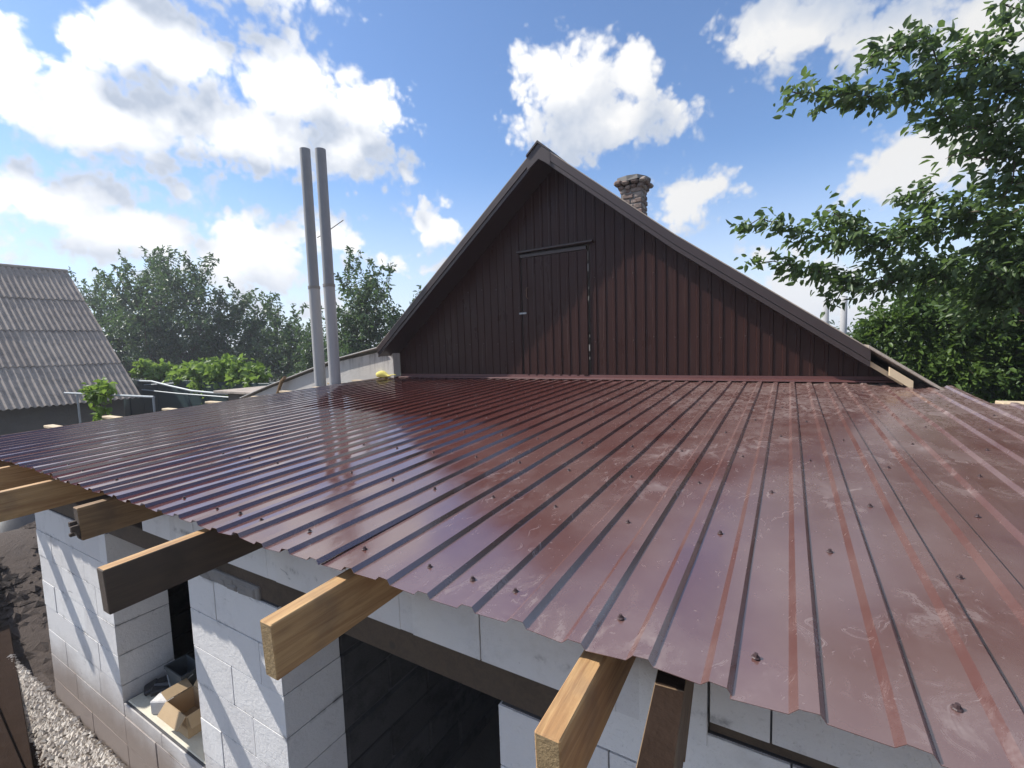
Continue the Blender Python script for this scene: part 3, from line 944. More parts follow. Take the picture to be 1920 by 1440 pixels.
for nm, x0, x1 in (('side_wall', XL + 0.12, XL + 0.37), ('side_wall', XR - 0.37, XR - 0.12)):
    b = MB(); b.box(x0, YG + 0.26, 0, x1, YB - 0.4, rake(x0 if x0 < AX else x1) - 0.12); b.build(nm, M['oldwall'], house)
b = MB(); b.add([(XL + .1, YB - .4, 0), (XR - .1, YB - .4, 0), (XR - .1, YB - .4, rake(XR) - .1), (AX, YB - .4, AZ - .1), (XL + .1, YB - .4, rake(XL) - .1)], [(4, 3, 2, 1, 0)])
b.build('rear_gable', M['oldwall'], house)
# attic door
door = clad_sheet(DX0 + 0.012, DX1 - 0.012, -0.010, DZ0, lambda x: DZ1 - 0.055, 'door', house)
b = MB()
b.cbox(DX0 + 0.0, YG - 0.03, DZ1 - 0.05, DX1 - 0.02, YG + 0.01, DZ1 - 0.008, 0.003)
attach(b.build('door_rail', M['trim']), door)
b = MB(); b.obox(Matrix.Translation(((DX0 + DX1) / 2 + 0.03, YG - 0.042, DZ1 + 0.022)) @ Matrix.Rotation(-0.012, 4, 'Y'), DX1 - DX0 + 0.10, 0.085, 0.022, 0.003)
b.build('drip_board', M['trim'], house)
b = MB(); b.cbox(DX1 - 0.075, YG - 0.024, DZ0, DX1 - 0.018, YG - 0.016, DZ1 - 0.052, 0.002); attach(b.build('door_edge', M['clad']), door)
b = MB(); b.cbox(DX0 - 0.03, YG - 0.036, H + 0.385, DX0 + 0.075, YG - 0.026, H + 0.408, 0.002)
attach(b.build('hasp', M['steel']), door)
b = MB(); b.tube([(DX0 + 0.10, YG - 0.03, H + 0.72), (DX0 + 0.10, YG - 0.06, H + 0.70), (DX0 + 0.10, YG - 0.06, H + 0.60), (DX0 + 0.10, YG - 0.03, H + 0.58)], 0.008, 6)
attach(b.build('handle', M['rust']), door)
b = MB()                                             # flaking pale sealant down the right-hand door edge
for z0, z1, w in ((0.97, 1.07, .007), (0.84, 0.93, .013), (0.63, 0.66, .008), (0.49, 0.55, .010), (0.06, 0.09, .008), (-0.11, -0.03, .012), (-0.21, -0.18, .008)):
    x = DX1 + 0.004 + rnd.uniform(-.006, .006)
    b.obox(Matrix.Translation((x, YG - 0.016, H + (z0 + z1) / 2)) @ Matrix.Rotation(rnd.uniform(-.06, .06), 4, 'Y'), w, 0.008, z1 - z0, 0.002)
b.build('flaking_sealant', M['chcap'], house)
# screws in the cladding
for z in (H + 0.02, H + 0.75):
    k = -45
    while k * CP < 0.6:
        x = k * CP + 0.079
        if rake(x) - 0.3 > z and not (DX0 < x < DX1) and k % 2 == 0:
            s = link(bpy.data.objects.new('screw', SCREW)); s.location = (x, YG - 0.0105, z + rnd.uniform(-.02, .02)); s.rotation_euler = (math.pi / 2, 0, 0)
            attach(s, house)
        k += 1
# wall flashing where the sheets meet the gable
b = MB()
b.add([(-5.16, YG - 0.016, H - 0.395), (0.86, YG - 0.016, H - 0.395), (0.86, YG - 0.02, H - 0.425), (-5.16, YG - 0.02, H - 0.425),
       (0.86, YG - 0.12, roofz(5.23) + 0.030), (-5.16, YG - 0.12, roofz(5.23) + 0.030), (0.86, YG - 0.125, roofz(5.23) + 0.016), (-5.16, YG - 0.125, roofz(5.23) + 0.016)],
      [(3, 2, 1, 0), (5, 4, 2, 3), (7, 6, 4, 5)])
b.build('wall_flashing', M['flash'], house)
# roof slopes (slate), soffits, verge boards and ridge cap
nx = 0.1
def slope(side):
    xe = XL if side < 0 else XR + 0.12
    xs = [AX, xe] if side < 0 else [AX, KX, xe]
    b = MB(); n = len(xs); vs = []; fs = []
    for y in (YV, YB):
        for d in (0.002, 0.012):
            vs += [(x, y, rake(x) - d) for x in xs]
    for i in range(n - 1):
        fs += [(i, i + 1, n + i + 1, n + i), (3 * n + i, 3 * n + i + 1, 2 * n + i + 1, 2 * n + i), (i, 2 * n + i, 2 * n + i + 1, i + 1), (n + i, n + i + 1, 3 * n + i + 1, 3 * n + i)]
    fs += [(n - 1, 3 * n - 1, 4 * n - 1, 2 * n - 1), (0, n, 3 * n, 2 * n)]
    b.add(vs, fs); return b.build('roof_slope', M['slate'], house)
sl_l = slope(-1); sl_r = slope(1)
def along(side, xe, d0, d1, y0, y1, name, mt, x0=AX):
    """a board that follows a rake: d0..d1 = depth below the roof line (vertical)"""
    b = MB(); xs = [x0, xe]
    if x0 < KX < xe: xs = [x0, KX, xe]
    vs = []; fs = []; n = len(xs)
    for y in (y0, y1):
        for d in (d0, d1): vs += [(x, y, rake(x) - d) for x in xs]
    for i in range(n - 1):
        fs += [(i, i + 1, n + i + 1, n + i), (3 * n + i, 3 * n + i + 1, 2 * n + i + 1, 2 * n + i), (i, 2 * n + i, 2 * n + i + 1, i + 1), (n + i, n + i + 1, 3 * n + i + 1, 3 * n + i)]
    fs += [(n - 1, 3 * n - 1, 4 * n - 1, 2 * n - 1), (0, n, 3 * n, 2 * n)]
    b.add(vs, fs); return b.build(name, mt, house)
along(-1, XL + 0.02, 0.014, 0.105, YV, YV + 0.022, 'verge_board', M['trim'])
along(1, 0.60, 0.014, 0.105, YV, YV + 0.022, 'verge_board', M['trim'])
along(-1, XL + 0.02, 0.109, 0.160, YV + 0.012, YV + 0.04, 'verge_strip', M['trim'])
along(1, 0.60, 0.109, 0.160, YV + 0.012, YV + 0.04, 'verge_strip', M['trim'])
along(-1, XL + 0.03, 0.145, 0.158, YV + 0.045, YG + 0.012, 'soffit', M['trim'])
along(1, 0.60, 0.145, 0.158, YV + 0.045, YG + 0.012, 'soffit', M['trim'])
along(1, 0.83, 0.105, 0.150, YV + 0.07, YV + 0.14, 'rafter_stub', M['palepine'], x0=0.50)
along(1, 0.885, 0.062, 0.135, YV + 0.0, YV + 0.06, 'rafter_stub', M['palepine'], x0=0.73)
along(1, XR + 0.16, -0.016, 0.008, YV - 0.03, YB, 'slate_edge', M['slate'], x0=0.58)
b = MB()
for sgn in (-1, 1):
    x1 = AX + sgn * 0.15
    b.add([(AX, YV - 0.02, AZ + 0.030), (x1, YV - 0.02, rake(x1) + 0.022), (x1, YB, rake(x1) + 0.022), (AX, YB, AZ + 0.030),
           (AX, YV - 0.02, AZ + 0.004), (x1, YV - 0.02, rake(x1) + 0.002), (x1, YB, rake(x1) + 0.002), (AX, YB, AZ + 0.004)],
          [(0, 1, 2, 3), (7, 6, 5, 4), (0, 4, 5, 1), (1, 5, 6, 2), (2, 6, 7, 3)])
b.build('ridge_cap', M['trim'], house)
b = MB(); b.add([(AX, YV - 0.003, AZ + 0.0), (AX - .15, YV - 0.003, rake(AX - .15)), (AX - .15, YV - .003, rake(AX - .15) - .15), (AX, YV - .003, AZ - .17), (AX + .15, YV - .003, rake(AX + .15) - .15), (AX + .15, YV - .003, rake(AX + .15))], [(0, 1, 2, 3), (0, 3, 4, 5)])
b.build('apex_plate', M['trim'], house)


# chimney
def chimney():
    cx, cy = -1.985, 7.0; z0, z1 = H + 1.35, H + 2.17; w = 0.158
    core = MB(); core.box(cx - w + .012, cy - w + .012, z0, cx + w - .012, cy + w - .012, z1)
    ch = core.build('chimney', M['chcap'], house)
    z = z0; k = 0
    while z < z1 - 0.02:
        hh = 0.065
        for side in range(4):
            n = 2
            for i in range(n):
                a = -w + i * (2 * w / n) + (0.04 if k % 2 else 0); c = a + 2 * w / n - 0.010
                c = min(c, w)
                j = rnd.uniform(-0.008, 0.008); d = 0.10
                b = MB()
                if side == 0: b.cbox(cx + a, cy - w + j, z, cx + c, cy - w + d, z + hh, 0.006, jit=1)
                elif side == 1: b.cbox(cx + a, cy + w - d, z, cx + c, cy + w + j, z + hh, 0.006, jit=1)
                elif side == 2: b.cbox(cx - w + j, cy + a, z + .001, cx - w + d, cy + c, z + hh - .001, 0.006, jit=1)
                else: b.cbox(cx + w - d, cy + a, z + .001, cx + w + j, cy + c, z + hh - .001, 0.006, jit=1)
                attach(b.build('brick', M['brick']), ch)
        z += hh + 0.012; k += 1
    # corbelled crown with a crumbling mortar cap
    for q, (e, za, zb) in enumerate(((0.188, z1, z1 + .06), (0.232, z1 + .062, z1 + .125))):
        for i in range(4):
            for j in range(4):
                if 0 < i < 3 and 0 < j < 3: continue
                s = 2 * e / 4; b = MB(); dj = rnd.uniform(-.012, .012)
                b.cbox(cx - e + i * s + .004 + dj, cy - e + j * s + .004, za, cx - e + (i + 1) * s - .004 + dj, cy - e + (j + 1) * s - .004, zb + rnd.uniform(-.008, .008), 0.012, jit=1)
                attach(b.build('brick', M['brick']), ch)
    b = MB(); n = 10; vs = []; fs = []
    for ring, (r, z) in enumerate(((0.245, z1 + .118), (0.235, z1 + .155), (0.155, z1 + .195), (0.08, z1 + .205))):
        for k in range(n):
            a = 2 * math.pi * k / n + math.pi / 4
            sq = 1 / max(abs(math.cos(a)), abs(math.sin(a))) * 0.93
            rr = r * (0.5 + 0.5 * sq) * rnd.uniform(.90, 1.08)
            vs.append((cx + rr * math.cos(a), cy + rr * math.sin(a), z + rnd.uniform(-.018, .018)))
    for i in range(3):
        for k in range(n): fs.append((i * n + k, i * n + (k + 1) % n, i * n + n + (k + 1) % n, i * n + n + k))
    fs.append(tuple(range(3 * n, 4 * n))); fs.append(tuple(range(n))[::-1])
    b.add(vs, fs); attach(b.build('mortar_cap', M['chcap']), ch)


chimney()

# lean-to on the left of the house
def annex():
    t = thing('lean_to', 'low plastered lean-to with a thin slate roof left of the gable', 'lean-to', (-6.9, 5.8, 0))
    top = [(-9.2, -0.86), (-8.3, -0.62), (-6.36, -0.150), (-5.18, 0.02)]
    vs = []; fs = []
    for y in (5.20, 5.345):
        for x, z in top: vs.append((x, y, H + z - 0.03))
        for x, z in top: vs.append((x, y, 0))
    n = len(top)
    for i in range(n - 1):
        fs += [(n + i, n + i + 1, i + 1, i), (2 * n + i, 2 * n + i + 1, 3 * n + i + 1, 3 * n + i), (i, i + 1, 2 * n + i + 1, 2 * n + i)]
    fs += [(n - 1, 2 * n - 1, 4 * n - 1, 3 * n - 1), (0, 2 * n, 3 * n, n)]
    b = MB(); b.add(vs, fs); b.build('front_wall', M['plaster'], t)
    prs = [(-9.3, -0.885), (-8.3, -0.615), (-6.36, -0.138), (-5.42, 0.018)]
    for (x0, z0), (x1, z1) in zip(prs[:-1], prs[1:]):
        b = MB(); vs = []
        for y in (5.13, 8.6):
            vs += [(x0, y, H + z0), (x1 - .004, y, H + z1), (x1 - .004, y, H + z1 + 0.014), (x0, y, H + z0 + 0.014)]
        b.add(vs, [(0, 1, 2, 3), (7, 6, 5, 4), (3, 2, 6, 7), (0, 4, 5, 1), (1, 5, 6, 2), (0, 3, 7, 4)])
        b.build('slate_sheet', M['paleslate'], t)
    b = MB(); b.tube([(-8.05, 5.13, H - 0.76), (-7.85, 5.10, H - 0.52), (-7.72, 5.08, H - 0.46)], 0.03, 7); b.build('brace', M['woodmid'], t)
annex()


# twin flue pipes
def flue(x, y, ztop, label):
    t = thing('flue_pipe', label, 'pipe', (x, y, 0), 'twin flue pipes behind the metal roof')
    r = 0.076
    b = MB(); n = 20; zj = H + 0.92
    def cyl(z0, z1, r0, r1, inner):
        vs = []; fs = []
        for z, rr in ((z0, r0), (z1, r1), (z1, r1 - 0.014), (z1 - 0.4, r1 - 0.014)):
            vs += [(x + rr * math.cos(2 * math.pi * k / n), y + rr * math.sin(2 * math.pi * k / n), z) for k in range(n)]
        for i in range(3):
            for k in range(n): fs.append((i * n + k, i * n + (k + 1) % n, i * n + n + (k + 1) % n, i * n + n + k))
        bb = MB(); bb.add(vs, fs); return bb
    cyl(0, zj, r * 1.04, r * 1.04, 0).build('lower_pipe', M['pipe'], t, smooth=False)
    o = cyl(zj + 0.004, ztop, r * 0.97, r * 0.94, 0).build('upper_pipe', M['pipetop'], t)
    for ch in t.children:
        ch.data.polygons.foreach_set('use_smooth', [True] * len(ch.data.polygons))
        ch.data.set_sharp_from_angle(angle=math.radians(40))
    c = MB(); c.tube([(x, y, zj - 0.02), (x, y, zj + 0.02)], r * 1.12, 20); c.build('coupling', M['chcap'], t)
flue(-5.985, 4.5, H + 2.87, 'left and taller of the twin grey flue pipes')
flue(-5.655, 4.5, H + 2.79, 'right of the twin grey flue pipes, nearer to the gable')
b = MB(); b.tube([(-6.0, 4.625, H + 1.66), (-5.8, 4.63, H + 1.71), (-5.43, 4.63, H + 1.82)], 0.006, 6)
tag(b.build('tie_wire', M['rust']), 'rusty tie rod behind the two flue pipes', 'tie rod')


# ------------------------------------------------------------------ neighbouring shed with the corrugated slate roof
def slate_barn():
    t = thing('slate_barn', 'old barn under a weathered grey corrugated slate roof at the far left', 'barn', (-23, 2, 0))
    xe, ze, xr, zr = -18.0, H - 1.24, -22.96, H + 3.21
    y_end = 6.77; P = 0.15; NW = 7; sub = 6; amp = 0.028
    nrow = 4; ncol = 9
    L = math.hypot(xe - xr, zr - ze); ux, uz = (xe - xr) / L, (ze - zr) / L
    nxv, nzv = -uz, ux
    sl = L / nrow + 0.13
    vs = []; fs = []; n = NW * sub
    for row, u in enumerate((0, sl)):
        for k in range(n + 1):
            y = -k * P / sub
            h = amp * math.cos(2 * math.pi * k / sub)
            lift = 0.030 if row == 1 else 0.0
            vs.append((ux * u + nxv * (h + lift), y, uz * u + nzv * (h + lift)))
    for k in range(n + 1):
        x, y, z = vs[n + 1 + k]; vs.append((x - nxv * 0.022, y, z - nzv * 0.022))
    for k in range(n):
        fs.append((k, k + 1, n + 2 + k, n + 1 + k)); fs.append((n + 1 + k, n + 2 + k, 2 * n + 3 + k, 2 * n + 2 + k))
    b = MB(); b.add(vs, fs); me = b.mesh('slate_sheet', M['slate'])
    me.polygons.foreach_set('use_smooth', [True] * len(me.polygons)); me.set_sharp_from_angle(angle=math.radians(50))
    for r in range(nrow):
        for c in range(ncol):
            o = link(bpy.data.objects.new('slate_sheet', me))
            u = r * L / nrow
            o.location = (xr + ux * u + rnd.uniform(-.01, .01), y_end - c * NW * P + rnd.uniform(-.012, .012), zr + uz * u + rnd.uniform(-.006, .006))
            attach(o, t)
    y0 = y_end - ncol * NW * P
    b = MB(); xb = xr - 4.9
    b.add([(xr, y0, zr), (xb, y0, ze), (xb, y_end, ze), (xr, y_end, zr), (xr, y0, zr - .05), (xb, y0, ze - .05), (xb, y_end, ze - .05), (xr, y_end, zr - .05)],
          [(3, 2, 1, 0), (4, 5, 6, 7), (0, 1, 5, 4), (2, 3, 7, 6), (1, 2, 6, 5)])
    b.build('rear_slope', M['slate'], t)
    b = MB(); b.tube([(xr, y0, zr + 0.0), (xr, y_end + .02, zr + 0.0)], 0.07, 8); b.build('ridge_roll', M['slate'], t)
    b = MB(); w = xe - 0.55; yy = y_end - 0.25
    b.box(w - 0.3, y0 + .3, 0, w, yy, ze + 0.30); b.build('side_wall', M['oldwall'], t)
    b = MB(); b.add([(w, yy + .004, 0), (xb + .5, yy + .004, 0), (xb + .5, yy + .004, ze + .3), (xr, yy + .004, zr - .25), (w, yy + .004, ze + .3)], [(0, 1, 2, 3, 4)]); b.build('gable_wall', M['oldwall'], t)
    b = MB(); b.cbox(xe - 0.30, y0 + .2, ze - 0.10, xe - 0.22, y_end - 0.1, ze + 0.06, 0.01); b.build('eave_board', M['wooddark'], t)


slate_barn()

# ------------------------------------------------------------------ yard furniture at the left: trellis, hoses, dark fence
def trellis():
    t = thing('pipe_trellis', 'thin grey steel pipe trellis standing between the metal roof and the barn', 'trellis', (-7.6, 2.55, 0))
    b = MB(); b.tube([(-9.02, 2.49, H - 0.495), (-6.52, 2.59, H - 0.49)], 0.014, 8); b.build('top_rail', M['steel'], t)
    for x, y in ((-8.62, 2.508), (-6.54, 2.59)):
        b = MB(); b.tube([(x, y, 0), (x, y, H - 0.50)], 0.013, 8); b.build('post', M['steel'], t)
trellis()
b = MB(); b.tube([(-18.67, 7.0, H - 0.81), (-17.65, 7.0, H - 0.82), (-16.44, 7.0, H - 0.95), (-15.17, 7.0, H - 1.07), (-14.0, 7.0, H - 1.10), (-12.4, 6.9, H - 1.08), (-10.5, 6.7, H - 1.05)], 0.035, 8)
tag(b.build('bent_pipe', M['steel'], smooth=True), 'long bent pale pipe in front of the dark green fence', 'pipe')
b = MB(); b.tube([(-19.2, 7.3, H - 1.15), (-16.5, 7.2, H - 1.20), (-13.0, 7.1, H - 1.22)], 0.02, 6); b.tube([(-19.0, 7.3, H - 0.98), (-16.8, 7.25, H - 0.88)], 0.015, 6)
tag(b.build('wire_strand', M['steel']), 'thin pale wires strung below the bent pipe', 'wire')
def fence():
    t = thing('sheet_fence', 'dark green sheet metal fence below the grape vine', 'fence', (-17, 7.9, 0))
    x = -23.0
    while x < -10.6:
        b = MB(); b.cbox(x + .01, 7.88 + 0.02 * (int(x * 2) % 2), 0.05, x + 1.13, 7.93 + 0.02 * (int(x * 2) % 2), H - 0.87 + rnd.uniform(-.03, .03), 0.008); b.build('fence_panel', M['darkfence'], t)
        b = MB(); b.tube([(x, 7.98, 0), (x, 7.98, H - 0.95)], 0.03, 8); b.build('fence_post', M['rust'], t)
        x += 1.14
fence()
# low dark slate roof of an outhouse beside the fence
def outhouse():
    t = thing('outhouse', 'low outhouse with a flat grey slate roof left of the lean-to', 'outhouse', (-10.3, 7.2, 0))
    b = MB(); b.cbox(-12.6, 6.3, H - 0.99, -8.6, 8.6, H - 0.93, 0.008); b.build('roof', M['slate'], t)
    b = MB(); b.box(-12.3, 6.5, 0, -8.8, 8.4, H - 0.992); b.build('wall', M['oldwall'], t)
outhouse()
# made-up dark planks standing in for a blur close to the lens
def planks():
    t = thing('stand_in_planks', 'made-up stack of dark planks at the shed corner, standing in for a lens blur', 'plank stack', (-5.3, 0.45, 0))
    for k in range(4):
        for i in range(6):
            if k == 3 and i in (0, 2, 4): continue
            if k == 2 and i in (3,): continue
            b = MB(); mt = Matrix.Translation((-5.36 + rnd.uniform(-.12, .12), 0.93 - 0.17 * i + rnd.uniform(-.015, .015), 0.05 + 0.05 * k + rnd.uniform(0, .006))) @ Matrix.Rotation(math.radians(-8 + rnd.uniform(-4, 4)), 4, 'Z') @ Matrix.Rotation(rnd.uniform(-.12, .12), 4, 'X')
            b.obox(mt, 2.6 + rnd.uniform(-.3, .3), 0.135 + rnd.uniform(-.02, .02), 0.038, 0.003); b.build('plank', M['woodshade'], t)
planks()
def clods():
    b = MB()
    base = [(-1, 0, 0), (1, 0, 0), (0, -1, 0), (0, 1, 0), (0, 0, 1), (0, 0, -1)]
    oc = [(0, 2, 4), (2, 1, 4), (1, 3, 4), (3, 0, 4), (2, 0, 5), (1, 2, 5), (3, 1, 5), (0, 3, 5)]
    for _ in range(3200):
        x = rnd.uniform(-12.5, -5.0); y = rnd.uniform(0.7, 3.6)
        if x > -5.0 and y > 1.05: continue
        bank = math.exp(-((x + 8.6) / 1.7) ** 2 - ((y - 1.7) / 1.5) ** 2)
        z = 0.04 * math.sin(x * 1.3 + 0.7 * y) * math.sin(y * 1.1 - x * 0.4) - 0.05 + 0.55 * bank + 0.10 * bank * math.sin(y * 9 + x * 1.2)
        r = 0.016 + 0.07 * rnd.random() ** 3; a = rnd.uniform(0, 6.28); ca, sa = math.cos(a), math.sin(a)
        sx, sy, sz = r * rnd.uniform(.8, 1.7), r * rnd.uniform(.7, 1.1), r * rnd.uniform(.4, .8)
        b.add([(x + (vx * sx * ca - vy * sy * sa), y + (vx * sx * sa + vy * sy * ca), z + vz * sz) for vx, vy, vz in base], oc)
    stuff(b.build('soil_clods', M['ground'], origin=(0, 0, 0)))
clods()
for i, (x, y, a, L, lab) in enumerate(((-6.6, 1.7, 0.35, 1.3, 'short grey scrap board on the bare earth nearest the white pillar'), (-7.6, 1.25, -0.2, 1.7, 'longer grey scrap board on the bare earth farther from the pillar'))):
    b = MB(); b.obox(Matrix.Translation((x, y, 0.10 + 0.35 * i)) @ Matrix.Rotation(a, 4, 'Z') @ Matrix.Rotation(0.08, 4, 'Y'), L, 0.12, 0.03, 0.003)
    tag(b.build('scrap_board', M['woodmid']), lab, 'board', 'scrap boards on the earth')
def make_dark_heap():  # black heap added to darken this patch of ground
    n = 14; vs = []; fs = []
    for j in range(n + 1):
        for i in range(n + 1):
            u, v = i / n * 2 - 1, j / n * 2 - 1
            hh = max(0.0, 1 - (abs(u) ** 2.6 + abs(v) ** 2.6)) ** 0.6 * 0.75 * (0.8 + 0.3 * math.sin(4 * u + 2 * v)) + 0.03 * math.sin(9 * u) * math.sin(8 * v)
            vs.append((-11.6 + 2.3 * u, 2.4 + 1.1 * v, max(0.0, hh)))
    for j in range(n):
        for i in range(n): fs.append((j * (n + 1) + i, j * (n + 1) + i + 1, (j + 1) * (n + 1) + i + 1, (j + 1) * (n + 1) + i))
    b = MB(); b.add(vs, fs)
    tag(b.build('dark_heap', M['rag'], smooth=True), 'added low black heap darkening the ground left of the white shed corner', 'dark_heap')
make_dark_heap()


# ------------------------------------------------------------------ trees
def leaf_mesh(name, P, A, size, mt, droop=0.35, fold=0.25, aspect=0.5):
    """many two-faced leaves: P tip-base points, A preferred directions"""
    n = len(P)
    d = nrs.normal(size=(n, 3)); d /= np.linalg.norm(d, axis=1)[:, None]
    d = d * 0.8 + A + np.array([0, 0, -droop]); d /= np.linalg.norm(d, axis=1)[:, None]
    up = nrs.normal(size=(n, 3)) * 0.75 + np.array([0, 0, 1.0])
    s = np.cross(d, up); s /= (np.linalg.norm(s, axis=1)[:, None] + 1e-6)
    nn = np.cross(s, d)
    L = (size * nrs.uniform(0.45, 1.3, n))[:, None]
    W = L * aspect
    base = P; tip = P + d * L; mid = P + d * L * 0.45
    a = mid + s * W * 0.5 + nn * W * fold; c = mid - s * W * 0.5 + nn * W * fold
    def pt(u, wv): return P + d * L * u + s * W * wv + nn * W * (abs(wv) * fold * 2 - 0.25 * u * u)
    V = np.stack([P, pt(.28, .44), pt(.66, .36), pt(1.0, 0), pt(.66, -.36), pt(.28, -.44)], 1).astype(np.float32).reshape(-1, 3)
    i4 = np.arange(n) * 6
    F = np.stack([i4, i4 + 1, i4 + 2, i4, i4 + 2, i4 + 3, i4, i4 + 3, i4 + 4, i4, i4 + 4, i4 + 5], 1).reshape(-1).astype(np.int32)
    me = bpy.data.meshes.new(name)
    me.vertices.add(len(V)); me.vertices.foreach_set('co', V.reshape(-1))
    me.loops.add(len(F)); me.loops.foreach_set('vertex_index', F)
    me.polygons.add(4 * n); me.polygons.foreach_set('loop_start', np.arange(0, 12 * n, 3, dtype=np.int32))
    me.polygons.foreach_set('loop_total', np.full(4 * n, 3, np.int32))
    me.materials.append(mt)
    me.update(); me.validate()
    return me


def tree(name, label, base, blobs, nleaf, size, mt, group=None, cat='tree', trunk_r=0.12, per_twig=16, spread=0.22, droop=0.35, aspect=0.5, fork=None, bias=(0, 0, 0), jitter=1.0, shoots=0, slen=1.0):
    """trunk, limbs to every leafy mass, twigs, and leaves set along the twigs"""
    t = thing(name, label, cat, base, group)
    base = Vector(base)
    B = np.array(blobs, float)
    cz = B[:, 2]; cen = Vector((float(np.average(B[:, 0], weights=B[:, 3])), float(np.average(B[:, 1], weights=B[:, 3])), float(np.average(cz, weights=B[:, 3]))))
    if fork is None: fork = base.lerp(Vector((base.x * .6 + cen.x * .4, base.y * .6 + cen.y * .4, cen.z)), 0.55)
    fork = Vector(fork)
    w = B[:, 3] ** 2; w /= w.sum()
    wood_ = MB()
    mids = [base, base.lerp(fork, 0.5) + Vector((rnd.uniform(-.1, .1), rnd.uniform(-.1, .1), 0)), fork]
    wood_.tube(mids, [trunk_r, trunk_r * 0.85, trunk_r * 0.7], 9)
    # limbs: masses are reached through their nearest neighbour that is closer to the fork
    order = sorted(range(len(B)), key=lambda i: (Vector(B[i, :3]) - fork).length)
    nodes = [(fork, trunk_r * 0.6)]; tp = []; ta = []
    for i in order:
        c = Vector(B[i, :3]); near = min(nodes, key=lambda q: (q[0] - c).length + 0.25 * (q[0] - fork).length)
        r0 = near[1]; r1 = max(0.006, min(r0 * 0.7, 0.03 * B[i, 3] + 0.006))
        md = near[0].lerp(c, 0.5) + Vector((0, 0, -0.08 * (c - near[0]).length)) + Vector((rnd.uniform(-1, 1), rnd.uniform(-1, 1), rnd.uniform(-1, 1))) * 0.06 * (c - near[0]).length
        wood_.tube([near[0], md, c], [r0 * 0.8, (r0 + r1) / 2 * 0.85, r1], 6)
        nodes.append((c, r1))
        nt = max(3, int(nleaf * w[i] / per_twig))
        R = B[i, 3]
        outdir = (c - fork).normalized()
        for k in range(nt):
            v = Vector(nrs.normal(size=3)); v.normalize()
            rad = R * (rnd.random() ** 0.45) * rnd.uniform(0.75, 1.15) * jitter
            q = c + Vector((v.x, v.y, v.z * 0.85)) * rad
            if k % 3 == 0: wood_.tube([c.lerp(q, 0.15), c.lerp(q, 0.6) + Vector((0, 0, .04 * R)), q], [max(.004, r1 * .4), .004, .002], 3, cap=False)
            dr = (v * 0.6 + outdir * 0.5).normalized()
            ml = max(3, int(per_twig * rnd.uniform(0.5, 1.5)))
            for _ in range(ml):
                u = rnd.uniform(-1, 0.6)
                pp = q + dr * spread * u + Vector(nrs.normal(size=3)) * spread * 0.30
                tp.append(tuple(pp)); ta.append(tuple(dr * 0.5 + Vector(bias)))
    for _ in range(shoots):
        i = rnd.randrange(len(B)); c = Vector(B[i, :3]); R = B[i, 3]
        a = rnd.uniform(0, 6.283); st = c + Vector((math.cos(a) * R * rnd.uniform(.2, .9), math.sin(a) * R * .6, R * rnd.uniform(.3, .8)))
        ln = slen * rnd.uniform(0.5, 1.2); dr = Vector((math.cos(a) * .55, math.sin(a) * .4, rnd.uniform(.35, 1.0))).normalized()
        wood_.tube([c.lerp(st, .5), st, st + dr * ln], [.015, .012, .004], 4, cap=False)
        for k in range(int(ln * 26)):
            u = rnd.random() ** 0.8
            tp.append(tuple(st + dr * ln * u + Vector(nrs.normal(size=3)) * 0.10 * (1.2 - u))); ta.append(tuple(dr * 0.4))
    wood_.build('trunk', M['bark'], t)
    me = leaf_mesh('crown', np.array(tp), np.array(ta), size, mt, droop, aspect=aspect)
    o = link(bpy.data.objects.new('crown', me))
    attach(o, t)
    return t


TOP = [(-0.02, 4.92, 4.91, 0.06), (0.11, 4.99, 4.9, 0.08), (0.25, 5.06, 4.85, 0.11), (0.41, 5.14, 4.87, 0.13), (0.56, 5.22, 4.83, 0.17), (0.8, 5.34, 4.86, 0.23), (0.61, 5.25, 5.19, 0.12), (0.78, 5.34, 5.25, 0.15), (0.98, 5.44, 5.28, 0.14), (1.06, 5.48, 5.02, 0.27), (1.36, 5.64, 5.08, 0.32), (1.6, 5.76, 4.85, 0.36), (1.11, 5.5, 4.64, 0.21), (1.39, 5.64, 4.51, 0.27), (1.24, 5.56, 4.32, 0.11), (1.44, 5.66, 4.25, 0.14), (1.64, 5.77, 4.28, 0.27), (1.62, 5.75, 4.01, 0.21), (1.5, 5.72, 5.51, 0.08), (1.62, 5.78, 5.46, 0.1)]
MID = [(-0.43, 5.61, 3.96, 0.07), (-0.28, 5.68, 4.04, 0.1), (-0.11, 5.76, 4.0, 0.13), (0.11, 5.86, 3.89, 0.17), (0.35, 5.97, 3.81, 0.22), (0.37, 5.98, 4.06, 0.12), (0.56, 6.08, 3.93, 0.19), (0.79, 6.19, 3.75, 0.28), (1.12, 6.35, 3.84, 0.27), (0.97, 6.28, 4.19, 0.1), (1.15, 6.37, 4.27, 0.13), (1.18, 6.38, 4.13, 0.13), (1.48, 6.53, 3.98, 0.3), (1.84, 6.71, 3.91, 0.32), (-0.32, 5.66, 3.61, 0.06), (-0.15, 5.74, 3.59, 0.11), (0.04, 5.83, 3.55, 0.15), (0.23, 5.92, 3.48, 0.18), (0.5, 6.04, 3.36, 0.23), (0.43, 6.01, 3.16, 0.1), (0.81, 6.19, 3.37, 0.28), (1.22, 6.39, 3.41, 0.38), (1.68, 6.62, 3.44, 0.44), (2.0, 6.78, 3.32, 0.38)]
